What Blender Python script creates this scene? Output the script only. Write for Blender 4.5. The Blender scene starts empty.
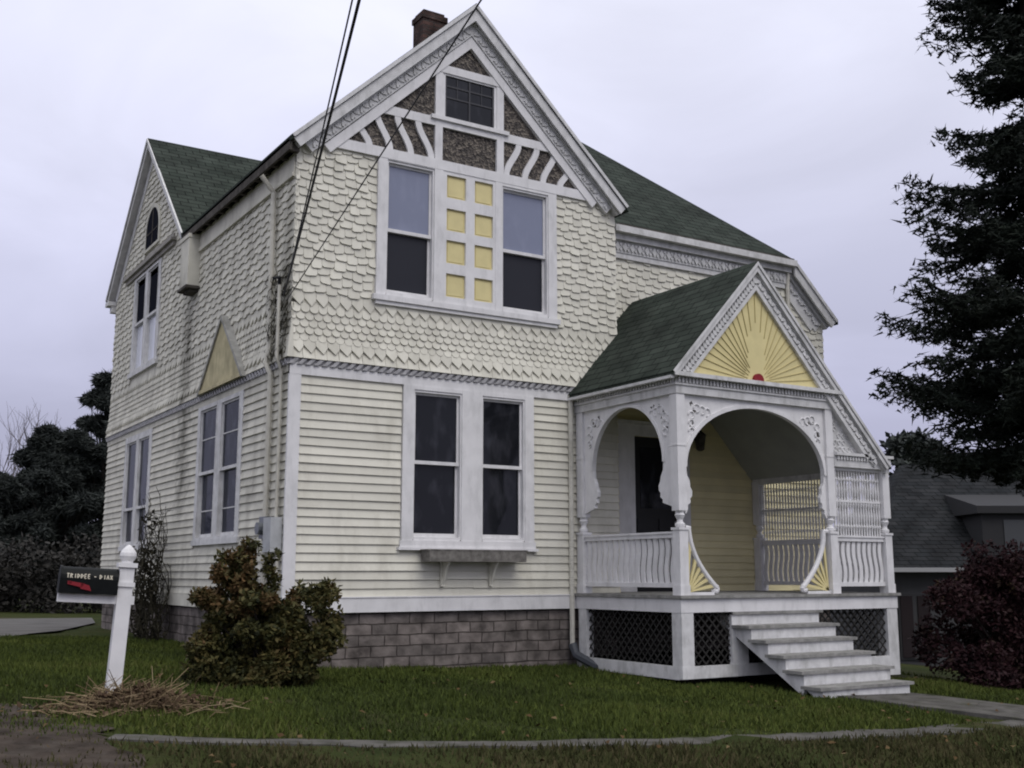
import bpy, bmesh, math, random
import numpy as np
from mathutils import Vector, Matrix
rnd = random.Random(7)
S = bpy.context.scene
COL = S.collection
R = math.radians

# ------------------------------------------------------------------ materials
def mat(name, col, rough=0.7, spec=0.3, var=0.0, vscale=6.0, bump=0.0, bscale=40.0, dirt=None, dirt_amt=0.0, dirt_scale=1.3, isl=0.0):
    m = bpy.data.materials.new(name); m.use_nodes = True
    nt = m.node_tree; N = nt.nodes; L = nt.links
    b = N['Principled BSDF']
    b.inputs['Roughness'].default_value = rough
    b.inputs['Specular IOR Level'].default_value = spec
    tc = N.new('ShaderNodeTexCoord')
    base = N.new('ShaderNodeRGB'); base.outputs[0].default_value = (*col, 1)
    out = base.outputs[0]
    if var > 0:
        nz = N.new('ShaderNodeTexNoise'); nz.inputs['Scale'].default_value = vscale; nz.inputs['Detail'].default_value = 5
        L.new(tc.outputs['Object'], nz.inputs['Vector'])
        mr = N.new('ShaderNodeMapRange'); mr.inputs[1].default_value = .3; mr.inputs[2].default_value = .7
        mr.inputs[3].default_value = 1 - var; mr.inputs[4].default_value = 1 + var
        L.new(nz.outputs[0], mr.inputs[0])
        mx = N.new('ShaderNodeMix'); mx.data_type = 'RGBA'; mx.blend_type = 'MULTIPLY'; mx.inputs[0].default_value = 1
        L.new(out, mx.inputs[6]); L.new(mr.outputs[0], mx.inputs[7]); out = mx.outputs[2]
    if isl:
        ge = N.new('ShaderNodeNewGeometry'); mi = N.new('ShaderNodeMapRange'); mi.inputs[3].default_value = 1 - isl; mi.inputs[4].default_value = 1 + isl * .6
        L.new(ge.outputs['Random Per Island'], mi.inputs[0])
        mx = N.new('ShaderNodeMix'); mx.data_type = 'RGBA'; mx.blend_type = 'MULTIPLY'; mx.inputs[0].default_value = 1
        L.new(out, mx.inputs[6]); L.new(mi.outputs[0], mx.inputs[7]); out = mx.outputs[2]
    if dirt:
        nz = N.new('ShaderNodeTexNoise'); nz.inputs['Scale'].default_value = dirt_scale; nz.inputs['Detail'].default_value = 8; nz.inputs['Roughness'].default_value = .7
        mp = N.new('ShaderNodeMapping'); mp.inputs['Scale'].default_value = (1.6, 1.6, .5)
        L.new(tc.outputs['Object'], mp.inputs[0]); L.new(mp.outputs[0], nz.inputs['Vector'])
        mr = N.new('ShaderNodeMapRange'); mr.inputs[1].default_value = .5; mr.inputs[2].default_value = .75
        mr.inputs[3].default_value = 0; mr.inputs[4].default_value = dirt_amt
        L.new(nz.outputs[0], mr.inputs[0])
        mx = N.new('ShaderNodeMix'); mx.data_type = 'RGBA'
        L.new(mr.outputs[0], mx.inputs[0]); L.new(out, mx.inputs[6]); mx.inputs[7].default_value = (*dirt, 1); out = mx.outputs[2]
    L.new(out, b.inputs['Base Color'])
    if bump > 0:
        nz = N.new('ShaderNodeTexNoise'); nz.inputs['Scale'].default_value = bscale; nz.inputs['Detail'].default_value = 4
        L.new(tc.outputs['Object'], nz.inputs['Vector'])
        bp = N.new('ShaderNodeBump'); bp.inputs['Strength'].default_value = bump; bp.inputs['Distance'].default_value = .02
        L.new(nz.outputs[0], bp.inputs['Height']); L.new(bp.outputs[0], b.inputs['Normal'])
    return m

def add_stain(m, axis_y0, width, z_lo, z_hi, col, amt, xmax=0.03):
    """a mildew streak on the left wall: a band round y0, broken up by noise"""
    nt = m.node_tree; N = nt.nodes; L = nt.links; b = N['Principled BSDF']
    src = b.inputs['Base Color'].links[0].from_socket
    tc = N.new('ShaderNodeTexCoord'); sp = N.new('ShaderNodeSeparateXYZ'); L.new(tc.outputs['Object'], sp.inputs[0])
    nz = N.new('ShaderNodeTexNoise'); nz.inputs['Scale'].default_value = 5; nz.inputs['Detail'].default_value = 8; nz.inputs['Roughness'].default_value = .75
    L.new(tc.outputs['Object'], nz.inputs['Vector'])
    def M(op, a, bb):
        n = N.new('ShaderNodeMath'); n.operation = op
        for i, q in enumerate((a, bb)):
            if isinstance(q, (int, float)): n.inputs[i].default_value = q
            elif q is not None: L.new(q, n.inputs[i])
        return n.outputs[0]
    d = M('ABSOLUTE', M('SUBTRACT', sp.outputs[1], axis_y0), None)
    band = M('SUBTRACT', 1, M('DIVIDE', d, width))
    v = M('ADD', band, M('MULTIPLY', M('SUBTRACT', nz.outputs[0], .5), 2.6))
    mr = N.new('ShaderNodeMapRange'); mr.inputs[1].default_value = .35; mr.inputs[2].default_value = 1.2; mr.inputs[4].default_value = amt
    L.new(v, mr.inputs[0])
    zl = N.new('ShaderNodeMapRange'); zl.inputs[1].default_value = z_lo - .4; zl.inputs[2].default_value = z_lo + .4; L.new(sp.outputs[2], zl.inputs[0])
    zh = N.new('ShaderNodeMapRange'); zh.inputs[1].default_value = z_hi + .4; zh.inputs[2].default_value = z_hi - .2; L.new(sp.outputs[2], zh.inputs[0])
    f = M('MULTIPLY', M('MULTIPLY', mr.outputs[0], zl.outputs[0]), zh.outputs[0])
    xl = M('LESS_THAN', sp.outputs[0], xmax)
    f = M('MULTIPLY', f, xl)
    mx = N.new('ShaderNodeMix'); mx.data_type = 'RGBA'; L.new(f, mx.inputs[0]); L.new(src, mx.inputs[6]); mx.inputs[7].default_value = (*col, 1)
    L.new(mx.outputs[2], b.inputs['Base Color'])

CREAM = (.66, .64, .55)
M_cream = mat('cream_paint', CREAM, .75, .2, .06, 3.0, .08, 60, (.38, .36, .29), .6, 1.6, .10)
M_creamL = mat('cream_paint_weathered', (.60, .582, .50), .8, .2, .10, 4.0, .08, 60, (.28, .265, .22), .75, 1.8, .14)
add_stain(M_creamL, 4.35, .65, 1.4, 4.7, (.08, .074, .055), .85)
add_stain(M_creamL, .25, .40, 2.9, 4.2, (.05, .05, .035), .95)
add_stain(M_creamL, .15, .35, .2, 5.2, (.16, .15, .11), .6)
M_white = mat('white_trim', (.70, .69, .685), .65, .25, .07, 5, .05, 60, (.36, .36, .35), .5, 4)
M_whiteW = mat('white_trim_weathered', (.61, .605, .595), .75, .2, .12, 9, .08, 60, (.25, .25, .23), .7, 3.5)
M_rope = mat('grey_moulding', (.36, .355, .36), .8, .2, .25, 18)
M_yellow = mat('yellow_paint', (.67, .585, .30), .7, .2, .06, 6, .04, 40)
M_porchwall = mat('porch_wall_paint', (.76, .685, .42), .75, .2, .06, 3, .04, 50, None, 0, 1, .08)
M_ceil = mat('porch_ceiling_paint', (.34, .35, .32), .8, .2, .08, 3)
M_red = mat('red_paint', (.22, .012, .02), .6, .3, .1, 20)
M_wood = mat('bare_grey_wood', (.17, .16, .145), .9, .1, .35, 14, .2, 60, (.07, .065, .055), .7, 6)
M_tread = mat('worn_grey_tread', (.25, .245, .23), .85, .2, .25, 12, .12, 50, (.10, .10, .085), .7, 4)
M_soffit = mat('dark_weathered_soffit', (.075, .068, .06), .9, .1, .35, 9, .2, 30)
M_lat = mat('dark_lattice', (.028, .027, .025), .8, .2, .25, 9)
M_black = mat('black_shade', (.006, .006, .006), .95, .05)
M_metal = mat('grey_metal', (.40, .41, .41), .5, .4, .12, 10)
M_pipe = mat('cream_downspout', (.55, .53, .46), .6, .3, .14, 7, 0, 40, (.22, .21, .17), .7, 3)
M_cable = mat('black_cable', (.012, .012, .014), .6, .3)
M_plant = mat('withered_plant', (.035, .032, .022), .95, .1, .5, 25)

def glass(name, col, rough=.06, spec=.5, streak=0.0):
    m = mat(name, col, rough, spec)
    nt = m.node_tree; N = nt.nodes; L = nt.links; b = N['Principled BSDF']
    tc = N.new('ShaderNodeTexCoord')
    nz = N.new('ShaderNodeTexNoise'); nz.inputs['Scale'].default_value = 1.7; nz.inputs['Detail'].default_value = 2
    L.new(tc.outputs['Object'], nz.inputs['Vector'])
    bp = N.new('ShaderNodeBump'); bp.inputs['Strength'].default_value = .12; bp.inputs['Distance'].default_value = .05
    L.new(nz.outputs[0], bp.inputs['Height']); L.new(bp.outputs[0], b.inputs['Normal'])
    if streak:  # paler blotches in the pane colour stand in for dim reflections
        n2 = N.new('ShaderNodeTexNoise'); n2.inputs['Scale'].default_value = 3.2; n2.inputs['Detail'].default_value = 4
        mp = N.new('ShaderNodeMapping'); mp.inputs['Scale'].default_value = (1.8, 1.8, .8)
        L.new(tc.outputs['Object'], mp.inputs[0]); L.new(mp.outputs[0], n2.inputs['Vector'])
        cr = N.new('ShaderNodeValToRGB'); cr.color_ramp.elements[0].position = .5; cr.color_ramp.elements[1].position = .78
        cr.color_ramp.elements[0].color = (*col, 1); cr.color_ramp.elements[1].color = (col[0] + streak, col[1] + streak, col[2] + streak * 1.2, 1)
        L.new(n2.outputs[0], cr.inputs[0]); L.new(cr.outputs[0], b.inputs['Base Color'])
    return m
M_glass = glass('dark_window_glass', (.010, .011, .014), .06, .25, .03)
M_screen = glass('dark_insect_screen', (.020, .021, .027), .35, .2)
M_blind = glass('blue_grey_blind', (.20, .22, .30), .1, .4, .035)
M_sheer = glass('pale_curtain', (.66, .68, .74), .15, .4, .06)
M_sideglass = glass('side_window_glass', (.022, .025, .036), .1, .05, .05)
M_darkpane = mat('gable_window_glass', (.016, .017, .023), .7, .0)

def roof_mat(name, c1, c2):
    m = bpy.data.materials.new(name); m.use_nodes = True
    nt = m.node_tree; N = nt.nodes; L = nt.links; b = N['Principled BSDF']; b.inputs['Roughness'].default_value = .95; b.inputs['Specular IOR Level'].default_value = .12
    tc = N.new('ShaderNodeTexCoord'); g = N.new('ShaderNodeNewGeometry'); s = N.new('ShaderNodeSeparateXYZ'); sn = N.new('ShaderNodeSeparateXYZ')
    L.new(tc.outputs['Object'], s.inputs[0]); L.new(g.outputs['Normal'], sn.inputs[0])
    ax = N.new('ShaderNodeMath'); ax.operation = 'ABSOLUTE'; L.new(sn.outputs[0], ax.inputs[0])
    ay = N.new('ShaderNodeMath'); ay.operation = 'ABSOLUTE'; L.new(sn.outputs[1], ay.inputs[0])
    gt = N.new('ShaderNodeMath'); gt.operation = 'GREATER_THAN'; L.new(ax.outputs[0], gt.inputs[0]); L.new(ay.outputs[0], gt.inputs[1])
    mxx = N.new('ShaderNodeMix'); L.new(gt.outputs[0], mxx.inputs[0]); L.new(s.outputs[0], mxx.inputs[2]); L.new(s.outputs[1], mxx.inputs[3])
    zz = N.new('ShaderNodeMath'); zz.operation = 'MULTIPLY'; L.new(s.outputs[2], zz.inputs[0]); zz.inputs[1].default_value = 1.42
    cm = N.new('ShaderNodeCombineXYZ'); L.new(mxx.outputs[0], cm.inputs[0]); L.new(zz.outputs[0], cm.inputs[1])
    br = N.new('ShaderNodeTexBrick'); br.inputs['Scale'].default_value = 1; br.inputs['Brick Width'].default_value = .30; br.inputs['Row Height'].default_value = .135
    br.inputs['Mortar Size'].default_value = .009; br.inputs['Mortar Smooth'].default_value = .3; br.inputs['Bias'].default_value = -.1
    br.inputs['Color1'].default_value = (*c1, 1); br.inputs['Color2'].default_value = (*c2, 1); br.inputs['Mortar'].default_value = (c1[0] * .25, c1[1] * .25, c1[2] * .25, 1)
    L.new(cm.outputs[0], br.inputs['Vector'])
    nz = N.new('ShaderNodeTexNoise'); nz.inputs['Scale'].default_value = 2.2; nz.inputs['Detail'].default_value = 8; L.new(tc.outputs['Object'], nz.inputs['Vector'])
    mr = N.new('ShaderNodeMapRange'); mr.inputs[1].default_value = .3; mr.inputs[2].default_value = .7; mr.inputs[3].default_value = .65; mr.inputs[4].default_value = 1.35; L.new(nz.outputs[0], mr.inputs[0])
    mx = N.new('ShaderNodeMix'); mx.data_type = 'RGBA'; mx.blend_type = 'MULTIPLY'; mx.inputs[0].default_value = 1
    L.new(br.outputs[0], mx.inputs[6]); L.new(mr.outputs[0], mx.inputs[7]); L.new(mx.outputs[2], b.inputs['Base Color'])
    bp = N.new('ShaderNodeBump'); bp.inputs['Strength'].default_value = .8; bp.inputs['Distance'].default_value = .015; bp.invert = True
    L.new(br.outputs['Fac'], bp.inputs['Height']); L.new(bp.outputs[0], b.inputs['Normal'])
    return m
M_roof = roof_mat('green_asphalt_shingles', (.029, .037, .030), (.043, .052, .043))
M_roofgrey = roof_mat('grey_roof_shingles', (.020, .022, .024), (.030, .031, .033))

def block_mat(name, c1, c2, mortar, bw, rh):
    m = bpy.data.materials.new(name); m.use_nodes = True
    nt = m.node_tree; N = nt.nodes; L = nt.links; b = N['Principled BSDF']; b.inputs['Roughness'].default_value = .95; b.inputs['Specular IOR Level'].default_value = .1
    tc = N.new('ShaderNodeTexCoord'); s = N.new('ShaderNodeSeparateXYZ'); L.new(tc.outputs['Object'], s.inputs[0])
    a = N.new('ShaderNodeMath'); a.operation = 'ADD'; L.new(s.outputs[0], a.inputs[0]); L.new(s.outputs[1], a.inputs[1])
    cm = N.new('ShaderNodeCombineXYZ'); L.new(a.outputs[0], cm.inputs[0]); L.new(s.outputs[2], cm.inputs[1])
    wn = N.new('ShaderNodeTexNoise'); wn.inputs['Scale'].default_value = 3; L.new(tc.outputs['Object'], wn.inputs['Vector'])
    vm = N.new('ShaderNodeVectorMath'); vm.operation = 'MULTIPLY_ADD'; vm.inputs[1].default_value = (.05, .03, 0); L.new(wn.outputs[1], vm.inputs[0]); L.new(cm.outputs[0], vm.inputs[2])
    br = N.new('ShaderNodeTexBrick'); br.inputs['Scale'].default_value = 1; br.inputs['Brick Width'].default_value = bw; br.inputs['Row Height'].default_value = rh
    br.inputs['Mortar Size'].default_value = .008; br.inputs['Mortar Smooth'].default_value = .4
    br.inputs['Color1'].default_value = (*c1, 1); br.inputs['Color2'].default_value = (*c2, 1); br.inputs['Mortar'].default_value = (*mortar, 1)
    L.new(vm.outputs[0], br.inputs['Vector'])
    nz = N.new('ShaderNodeTexNoise'); nz.inputs['Scale'].default_value = 5; nz.inputs['Detail'].default_value = 8; L.new(tc.outputs['Object'], nz.inputs['Vector'])
    mr = N.new('ShaderNodeMapRange'); mr.inputs[1].default_value = .3; mr.inputs[2].default_value = .7; mr.inputs[3].default_value = .45; mr.inputs[4].default_value = 1.5; L.new(nz.outputs[0], mr.inputs[0])
    mx = N.new('ShaderNodeMix'); mx.data_type = 'RGBA'; mx.blend_type = 'MULTIPLY'; mx.inputs[0].default_value = 1
    L.new(br.outputs[0], mx.inputs[6]); L.new(mr.outputs[0], mx.inputs[7]); L.new(mx.outputs[2], b.inputs['Base Color'])
    ad = N.new('ShaderNodeMath'); ad.operation = 'SUBTRACT'; L.new(nz.outputs[0], ad.inputs[0]); L.new(br.outputs['Fac'], ad.inputs[1])
    bp = N.new('ShaderNodeBump'); bp.inputs['Strength'].default_value = 1; bp.inputs['Distance'].default_value = .045
    L.new(ad.outputs[0], bp.inputs['Height']); L.new(bp.outputs[0], b.inputs['Normal'])
    return m
M_block = block_mat('grey_painted_block', (.185, .160, .145), (.13, .115, .105), (.070, .060, .054), .34, .13)
M_brick = block_mat('dark_chimney_brick', (.075, .045, .038), (.05, .035, .032), (.06, .055, .05), .21, .075)

def stucco_mat():
    m = bpy.data.materials.new('pebbled_stucco'); m.use_nodes = True
    nt = m.node_tree; N = nt.nodes; L = nt.links; b = N['Principled BSDF']; b.inputs['Roughness'].default_value = .9
    tc = N.new('ShaderNodeTexCoord')
    v = N.new('ShaderNodeTexVoronoi'); v.inputs['Scale'].default_value = 34; L.new(tc.outputs['Object'], v.inputs['Vector'])
    cr = N.new('ShaderNodeValToRGB'); e = cr.color_ramp.elements
    e[0].position = .1; e[0].color = (.035, .03, .028, 1); e[1].position = .9; e[1].color = (.185, .160, .130, 1)
    e2 = e.new(.55); e2.color = (.088, .076, .066, 1)
    s = N.new('ShaderNodeSeparateColor'); L.new(v.outputs['Color'], s.inputs[0]); L.new(s.outputs[0], cr.inputs[0])
    L.new(cr.outputs[0], b.inputs['Base Color'])
    bp = N.new('ShaderNodeBump'); bp.inputs['Strength'].default_value = .8; bp.inputs['Distance'].default_value = .03
    L.new(v.outputs['Distance'], bp.inputs['Height']); L.new(bp.outputs[0], b.inputs['Normal'])
    return m
M_stucco = stucco_mat()

def leaf_mat(name, cols, rough=.7, spec=.2, nscale=1.5):
    """colours picked per leaf, in clumps"""
    m = bpy.data.materials.new(name); m.use_nodes = True
    nt = m.node_tree; N = nt.nodes; L = nt.links; b = N['Principled BSDF']; b.inputs['Roughness'].default_value = rough; b.inputs['Specular IOR Level'].default_value = spec
    g = N.new('ShaderNodeNewGeometry'); tc = N.new('ShaderNodeTexCoord')
    nz = N.new('ShaderNodeTexNoise'); nz.inputs['Scale'].default_value = nscale; nz.inputs['Detail'].default_value = 3; L.new(tc.outputs['Object'], nz.inputs['Vector'])
    mr = N.new('ShaderNodeMapRange'); mr.inputs[1].default_value = .3; mr.inputs[2].default_value = .7; L.new(nz.outputs[0], mr.inputs[0])
    a = N.new('ShaderNodeMath'); a.operation = 'MULTIPLY'; a.inputs[1].default_value = .5; L.new(g.outputs['Random Per Island'], a.inputs[0])
    c = N.new('ShaderNodeMath'); c.operation = 'MULTIPLY_ADD'; c.inputs[1].default_value = .5; L.new(mr.outputs[0], c.inputs[0]); L.new(a.outputs[0], c.inputs[2])
    cr = N.new('ShaderNodeValToRGB'); e = cr.color_ramp.elements
    while len(e) < len(cols): e.new(.5)
    for i, col in enumerate(cols): e[i].position = i / (len(cols) - 1); e[i].color = (*col, 1)
    L.new(c.outputs[0], cr.inputs[0]); L.new(cr.outputs[0], b.inputs['Base Color'])
    return m
M_spruce = leaf_mat('spruce_needles', [(.006, .009, .007), (.011, .016, .011), (.02, .028, .018)])
M_conifer = leaf_mat('dark_evergreen_leaves', [(.018, .022, .020), (.030, .035, .032), (.045, .052, .045)], nscale=.8)
M_shrub = leaf_mat('shrub_leaves', [(.010, .012, .006), (.019, .022, .008), (.036, .038, .011), (.062, .056, .016), (.09, .072, .024), (.11, .065, .026)], nscale=2.2)
M_burg = leaf_mat('burgundy_leaves', [(.010, .006, .007), (.018, .007, .009), (.026, .008, .010), (.024, .011, .010), (.045, .034, .012)], nscale=2.0)
M_bark = mat('dark_bark', (.035, .03, .026), .95, .1, .3, 20, .4, 30)
M_baretwig = mat('bare_twigs', (.11, .095, .095), .9, .1, .2, 6)
M_grass = leaf_mat('grass_blades', [(.030, .033, .011), (.034, .048, .011), (.055, .074, .014), (.076, .094, .018), (.11, .10, .04)], .8, .15, .55)
M_verge = leaf_mat('verge_grass', [(.022, .020, .011), (.035, .040, .014), (.050, .050, .020), (.075, .062, .032), (.042, .052, .014)], .9, .1, 1.1)
M_straw = leaf_mat('dead_stalks', [(.09, .06, .035), (.19, .14, .08), (.34, .27, .165)], .9, .1, 4)
M_leaflit = leaf_mat('fallen_leaf_colours', [(.04, .022, .012), (.08, .05, .022), (.15, .115, .06)], .9, .1, 4)
M_path = mat('weathered_concrete', (.088, .083, .076), .95, .1, .35, 5, .4, 30, (.035, .04, .018), .95, 2.2)
M_drive = mat('pale_gravel_drive', (.115, .11, .105), .95, .1, .2, 2, .3, 30)

def ground_mat():
    m = bpy.data.materials.new('lawn_soil'); m.use_nodes = True
    nt = m.node_tree; N = nt.nodes; L = nt.links; b = N['Principled BSDF']; b.inputs['Roughness'].default_value = 1; b.inputs['Specular IOR Level'].default_value = .05
    tc = N.new('ShaderNodeTexCoord')
    nz = N.new('ShaderNodeTexNoise'); nz.inputs['Scale'].default_value = .9; nz.inputs['Detail'].default_value = 10; nz.inputs['Roughness'].default_value = .7; L.new(tc.outputs['Object'], nz.inputs['Vector'])
    cr = N.new('ShaderNodeValToRGB'); e = cr.color_ramp.elements
    e[0].position = .3; e[0].color = (.022, .030, .010, 1); e[1].position = .75; e[1].color = (.06, .05, .028, 1)
    e2 = e.new(.5); e2.color = (.034, .042, .013, 1)
    L.new(nz.outputs[0], cr.inputs[0]); L.new(cr.outputs[0], b.inputs['Base Color'])
    bp = N.new('ShaderNodeBump'); bp.inputs['Strength'].default_value = .6; bp.inputs['Distance'].default_value = .05
    n2 = N.new('ShaderNodeTexNoise'); n2.inputs['Scale'].default_value = 20; n2.inputs['Detail'].default_value = 6; L.new(tc.outputs['Object'], n2.inputs['Vector'])
    L.new(n2.outputs[0], bp.inputs['Height']); L.new(bp.outputs[0], b.inputs['Normal'])
    return m
M_ground = ground_mat()

# ------------------------------------------------------------------ mesh helpers
def link(name, me, m, parent=None):
    o = bpy.data.objects.new(name, me); COL.objects.link(o)
    if m: me.materials.append(m)
    if parent:
        o.parent = parent
        if parent.type == 'EMPTY' and not parent.get('_local'): o.location = -Vector(parent.location)
    return o

class MB:
    def __init__(s): s.v = []; s.f = []
    def add(s, vs, fs):
        n = len(s.v); s.v += [tuple(q) for q in vs]; s.f += [tuple(i + n for i in f) for f in fs]
    def hexa(s, q):  # 8 corners: bottom ring 0-3, top ring 4-7
        s.add(q, [(3, 2, 1, 0), (4, 5, 6, 7), (0, 1, 5, 4), (1, 2, 6, 5), (2, 3, 7, 6), (3, 0, 4, 7)])
    def box(s, x0, x1, y0, y1, z0, z1):
        s.hexa([(x0, y0, z0), (x1, y0, z0), (x1, y1, z0), (x0, y1, z0), (x0, y0, z1), (x1, y0, z1), (x1, y1, z1), (x0, y1, z1)])
    def pbox(s, P, a0, a1, z0, z1, o0, o1):
        s.hexa([P(a0, z0, o0), P(a1, z0, o0), P(a1, z0, o1), P(a0, z0, o1), P(a0, z1, o0), P(a1, z1, o0), P(a1, z1, o1), P(a0, z1, o1)])
    def pprism(s, P, poly, o0, o1):
        n = len(poly)
        s.add([P(a, z, o0) for a, z in poly] + [P(a, z, o1) for a, z in poly],
              [tuple(range(n - 1, -1, -1)), tuple(range(n, 2 * n))] + [(i, (i + 1) % n, n + (i + 1) % n, n + i) for i in range(n)])
    def slab(s, top, dz):
        n = len(top)
        s.add([tuple(q) for q in top] + [(q[0], q[1], q[2] - dz) for q in top],
              [tuple(range(n)), tuple(range(2 * n - 1, n - 1, -1))] + [(i, n + i, n + (i + 1) % n, (i + 1) % n) for i in range(n)])
    def tube(s, pts, r, n=6, r1=None):
        pts = [Vector(p) for p in pts]; k = len(pts)
        r1 = r if r1 is None else r1
        rings = []
        for i, p in enumerate(pts):
            d = (pts[min(i + 1, k - 1)] - pts[max(i - 1, 0)]).normalized()
            u = d.orthogonal().normalized() if i == 0 else (u - d * u.dot(d)).normalized()
            w = d.cross(u); rr = r + (r1 - r) * i / max(k - 1, 1)
            rings.append([p + (u * math.cos(2 * math.pi * j / n) + w * math.sin(2 * math.pi * j / n)) * rr for j in range(n)])
        vs = [q for g in rings for q in g]
        fs = [(i * n + j, i * n + (j + 1) % n, (i + 1) * n + (j + 1) % n, (i + 1) * n + j) for i in range(k - 1) for j in range(n)]
        fs += [tuple(range(n - 1, -1, -1)), tuple((k - 1) * n + j for j in range(n))]
        s.add(vs, fs)
    def lathe(s, cx, cy, prof, n=12):
        vs = [(cx + r * math.cos(2 * math.pi * j / n), cy + r * math.sin(2 * math.pi * j / n), z) for z, r in prof for j in range(n)]
        k = len(prof)
        fs = [(i * n + j, i * n + (j + 1) % n, (i + 1) * n + (j + 1) % n, (i + 1) * n + j) for i in range(k - 1) for j in range(n)]
        fs += [tuple(range(n - 1, -1, -1)), tuple((k - 1) * n + j for j in range(n))]
        s.add(vs, fs)
    def build(s, name, m, parent=None, recalc=True):
        me = bpy.data.meshes.new(name); me.from_pydata(s.v, [], s.f)
        if recalc:
            bm = bmesh.new(); bm.from_mesh(me); bmesh.ops.recalc_face_normals(bm, faces=bm.faces); bm.to_mesh(me); bm.free()
        me.update()
        return link(name, me, m, parent)

def np_mesh(name, V, k, m, parent=None):
    """V: (n*k,3) separate k-gons"""
    V = np.asarray(V, dtype=np.float32).reshape(-1, 3); n = len(V) // k
    me = bpy.data.meshes.new(name); me.vertices.add(len(V)); me.vertices.foreach_set('co', V.ravel())
    me.loops.add(len(V)); me.loops.foreach_set('vertex_index', np.arange(len(V), dtype=np.int32))
    me.polygons.add(n); me.polygons.foreach_set('loop_start', np.arange(0, len(V), k, dtype=np.int32))
    me.polygons.foreach_set('loop_total', np.full(n, k, dtype=np.int32)); me.update(calc_edges=True)
    return link(name, me, m, parent)

def empty(name, loc, label=None, cat=None, group=None, local=False):
    o = bpy.data.objects.new(name, None); COL.objects.link(o); o.location = loc; o.empty_display_size = .3
    if local: o['_local'] = 1
    tag(o, label, cat, group); return o
def tag(o, label=None, cat=None, group=None, kind=None):
    if label: o['label'] = label
    if cat: o['category'] = cat
    if group: o['group'] = group
    if kind: o['kind'] = kind
    return o

# wall planes: (along, z, out)
PF = lambda s, z, o: (s, -o, z)
PL = lambda s, z, o: (-o, s, z)
PR = lambda s, z, o: (s, .4 - o, z)
PS = lambda s, z, o: (4.83 + o, s, z)          # short return wall facing the porch
PQF = lambda s, z, o: (s, -2.085 - o, z)       # porch front
PQL = lambda s, z, o: (4.165 - o, s, z)        # porch left side
PQR = lambda s, z, o: (7.80 + o, s, z)         # porch right side

def g(x, y):
    z = -.64 - .03 * min(max(x, -8), 8)
    z += .035 * max(y, -7) if y < 0 else .02 * min(y, 6)
    if x > 8: z -= .09 * (min(x, 24) - 8)
    return z

# ------------------------------------------------------------------ siding
def sheathing(mb, P, a0, a1, z0, z1, holes):
    xs = sorted({a0, a1, *[min(max(h[0], a0), a1) for h in holes], *[min(max(h[1], a0), a1) for h in holes]})
    zs = sorted({z0, z1, *[min(max(h[2], z0), z1) for h in holes], *[min(max(h[3], z0), z1) for h in holes]})
    for i in range(len(xs) - 1):
        for j in range(len(zs) - 1):
            cx = (xs[i] + xs[i + 1]) / 2; cz = (zs[j] + zs[j + 1]) / 2
            if any(h[0] < cx < h[1] and h[2] < cz < h[3] for h in holes): continue
            mb.pbox(P, xs[i], xs[i + 1], zs[j], zs[j + 1], -.12, 0)

def clapboards(mb, P, a0, a1, z0, z1, holes, ex=.105):
    n = int(round((z1 - z0) / ex)); ex = (z1 - z0) / n
    for k in range(n):
        b = z0 + k * ex; t = b + ex * 1.02
        iv = [(a0, a1)]
        for h in holes:
            if h[2] < t - .01 and h[3] > b + .01:
                nv = []
                for p, q in iv:
                    if h[1] <= p or h[0] >= q: nv.append((p, q)); continue
                    if p < h[0]: nv.append((p, h[0]))
                    if q > h[1]: nv.append((h[1], q))
                iv = nv
        for p, q in iv:
            # boards are butted end to end at random lengths
            x = p
            while x < q - .02:
                e = min(q, x + rnd.uniform(1.6, 3.4))
                if q - e < .4: e = q
                d = rnd.uniform(-.0025, .0025); sg = rnd.uniform(-.004, .004)
                mb.hexa([P(x, b + sg, 0), P(e, b - sg, 0), P(e, b - sg, .029 + d), P(x, b + sg, .029 + d), P(x, t, 0), P(e, t, 0), P(e, t, .006), P(x, t, .006)])
                x = e

def shingle(mb, P, pts, th0, th1, z0, z1, base):
    n = len(pts)
    def off(z): return th0 + (th1 - th0) * (z1 - z) / max(z1 - z0, 1e-3)
    fr = [P(a, z, base(z) + off(z)) for a, z in pts]; bk = [P(a, z, base(z) - .006) for a, z in pts]
    mb.add(fr + bk, [tuple(range(n))] + [(i, n + i, n + (i + 1) % n, (i + 1) % n) for i in range(n)])

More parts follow.
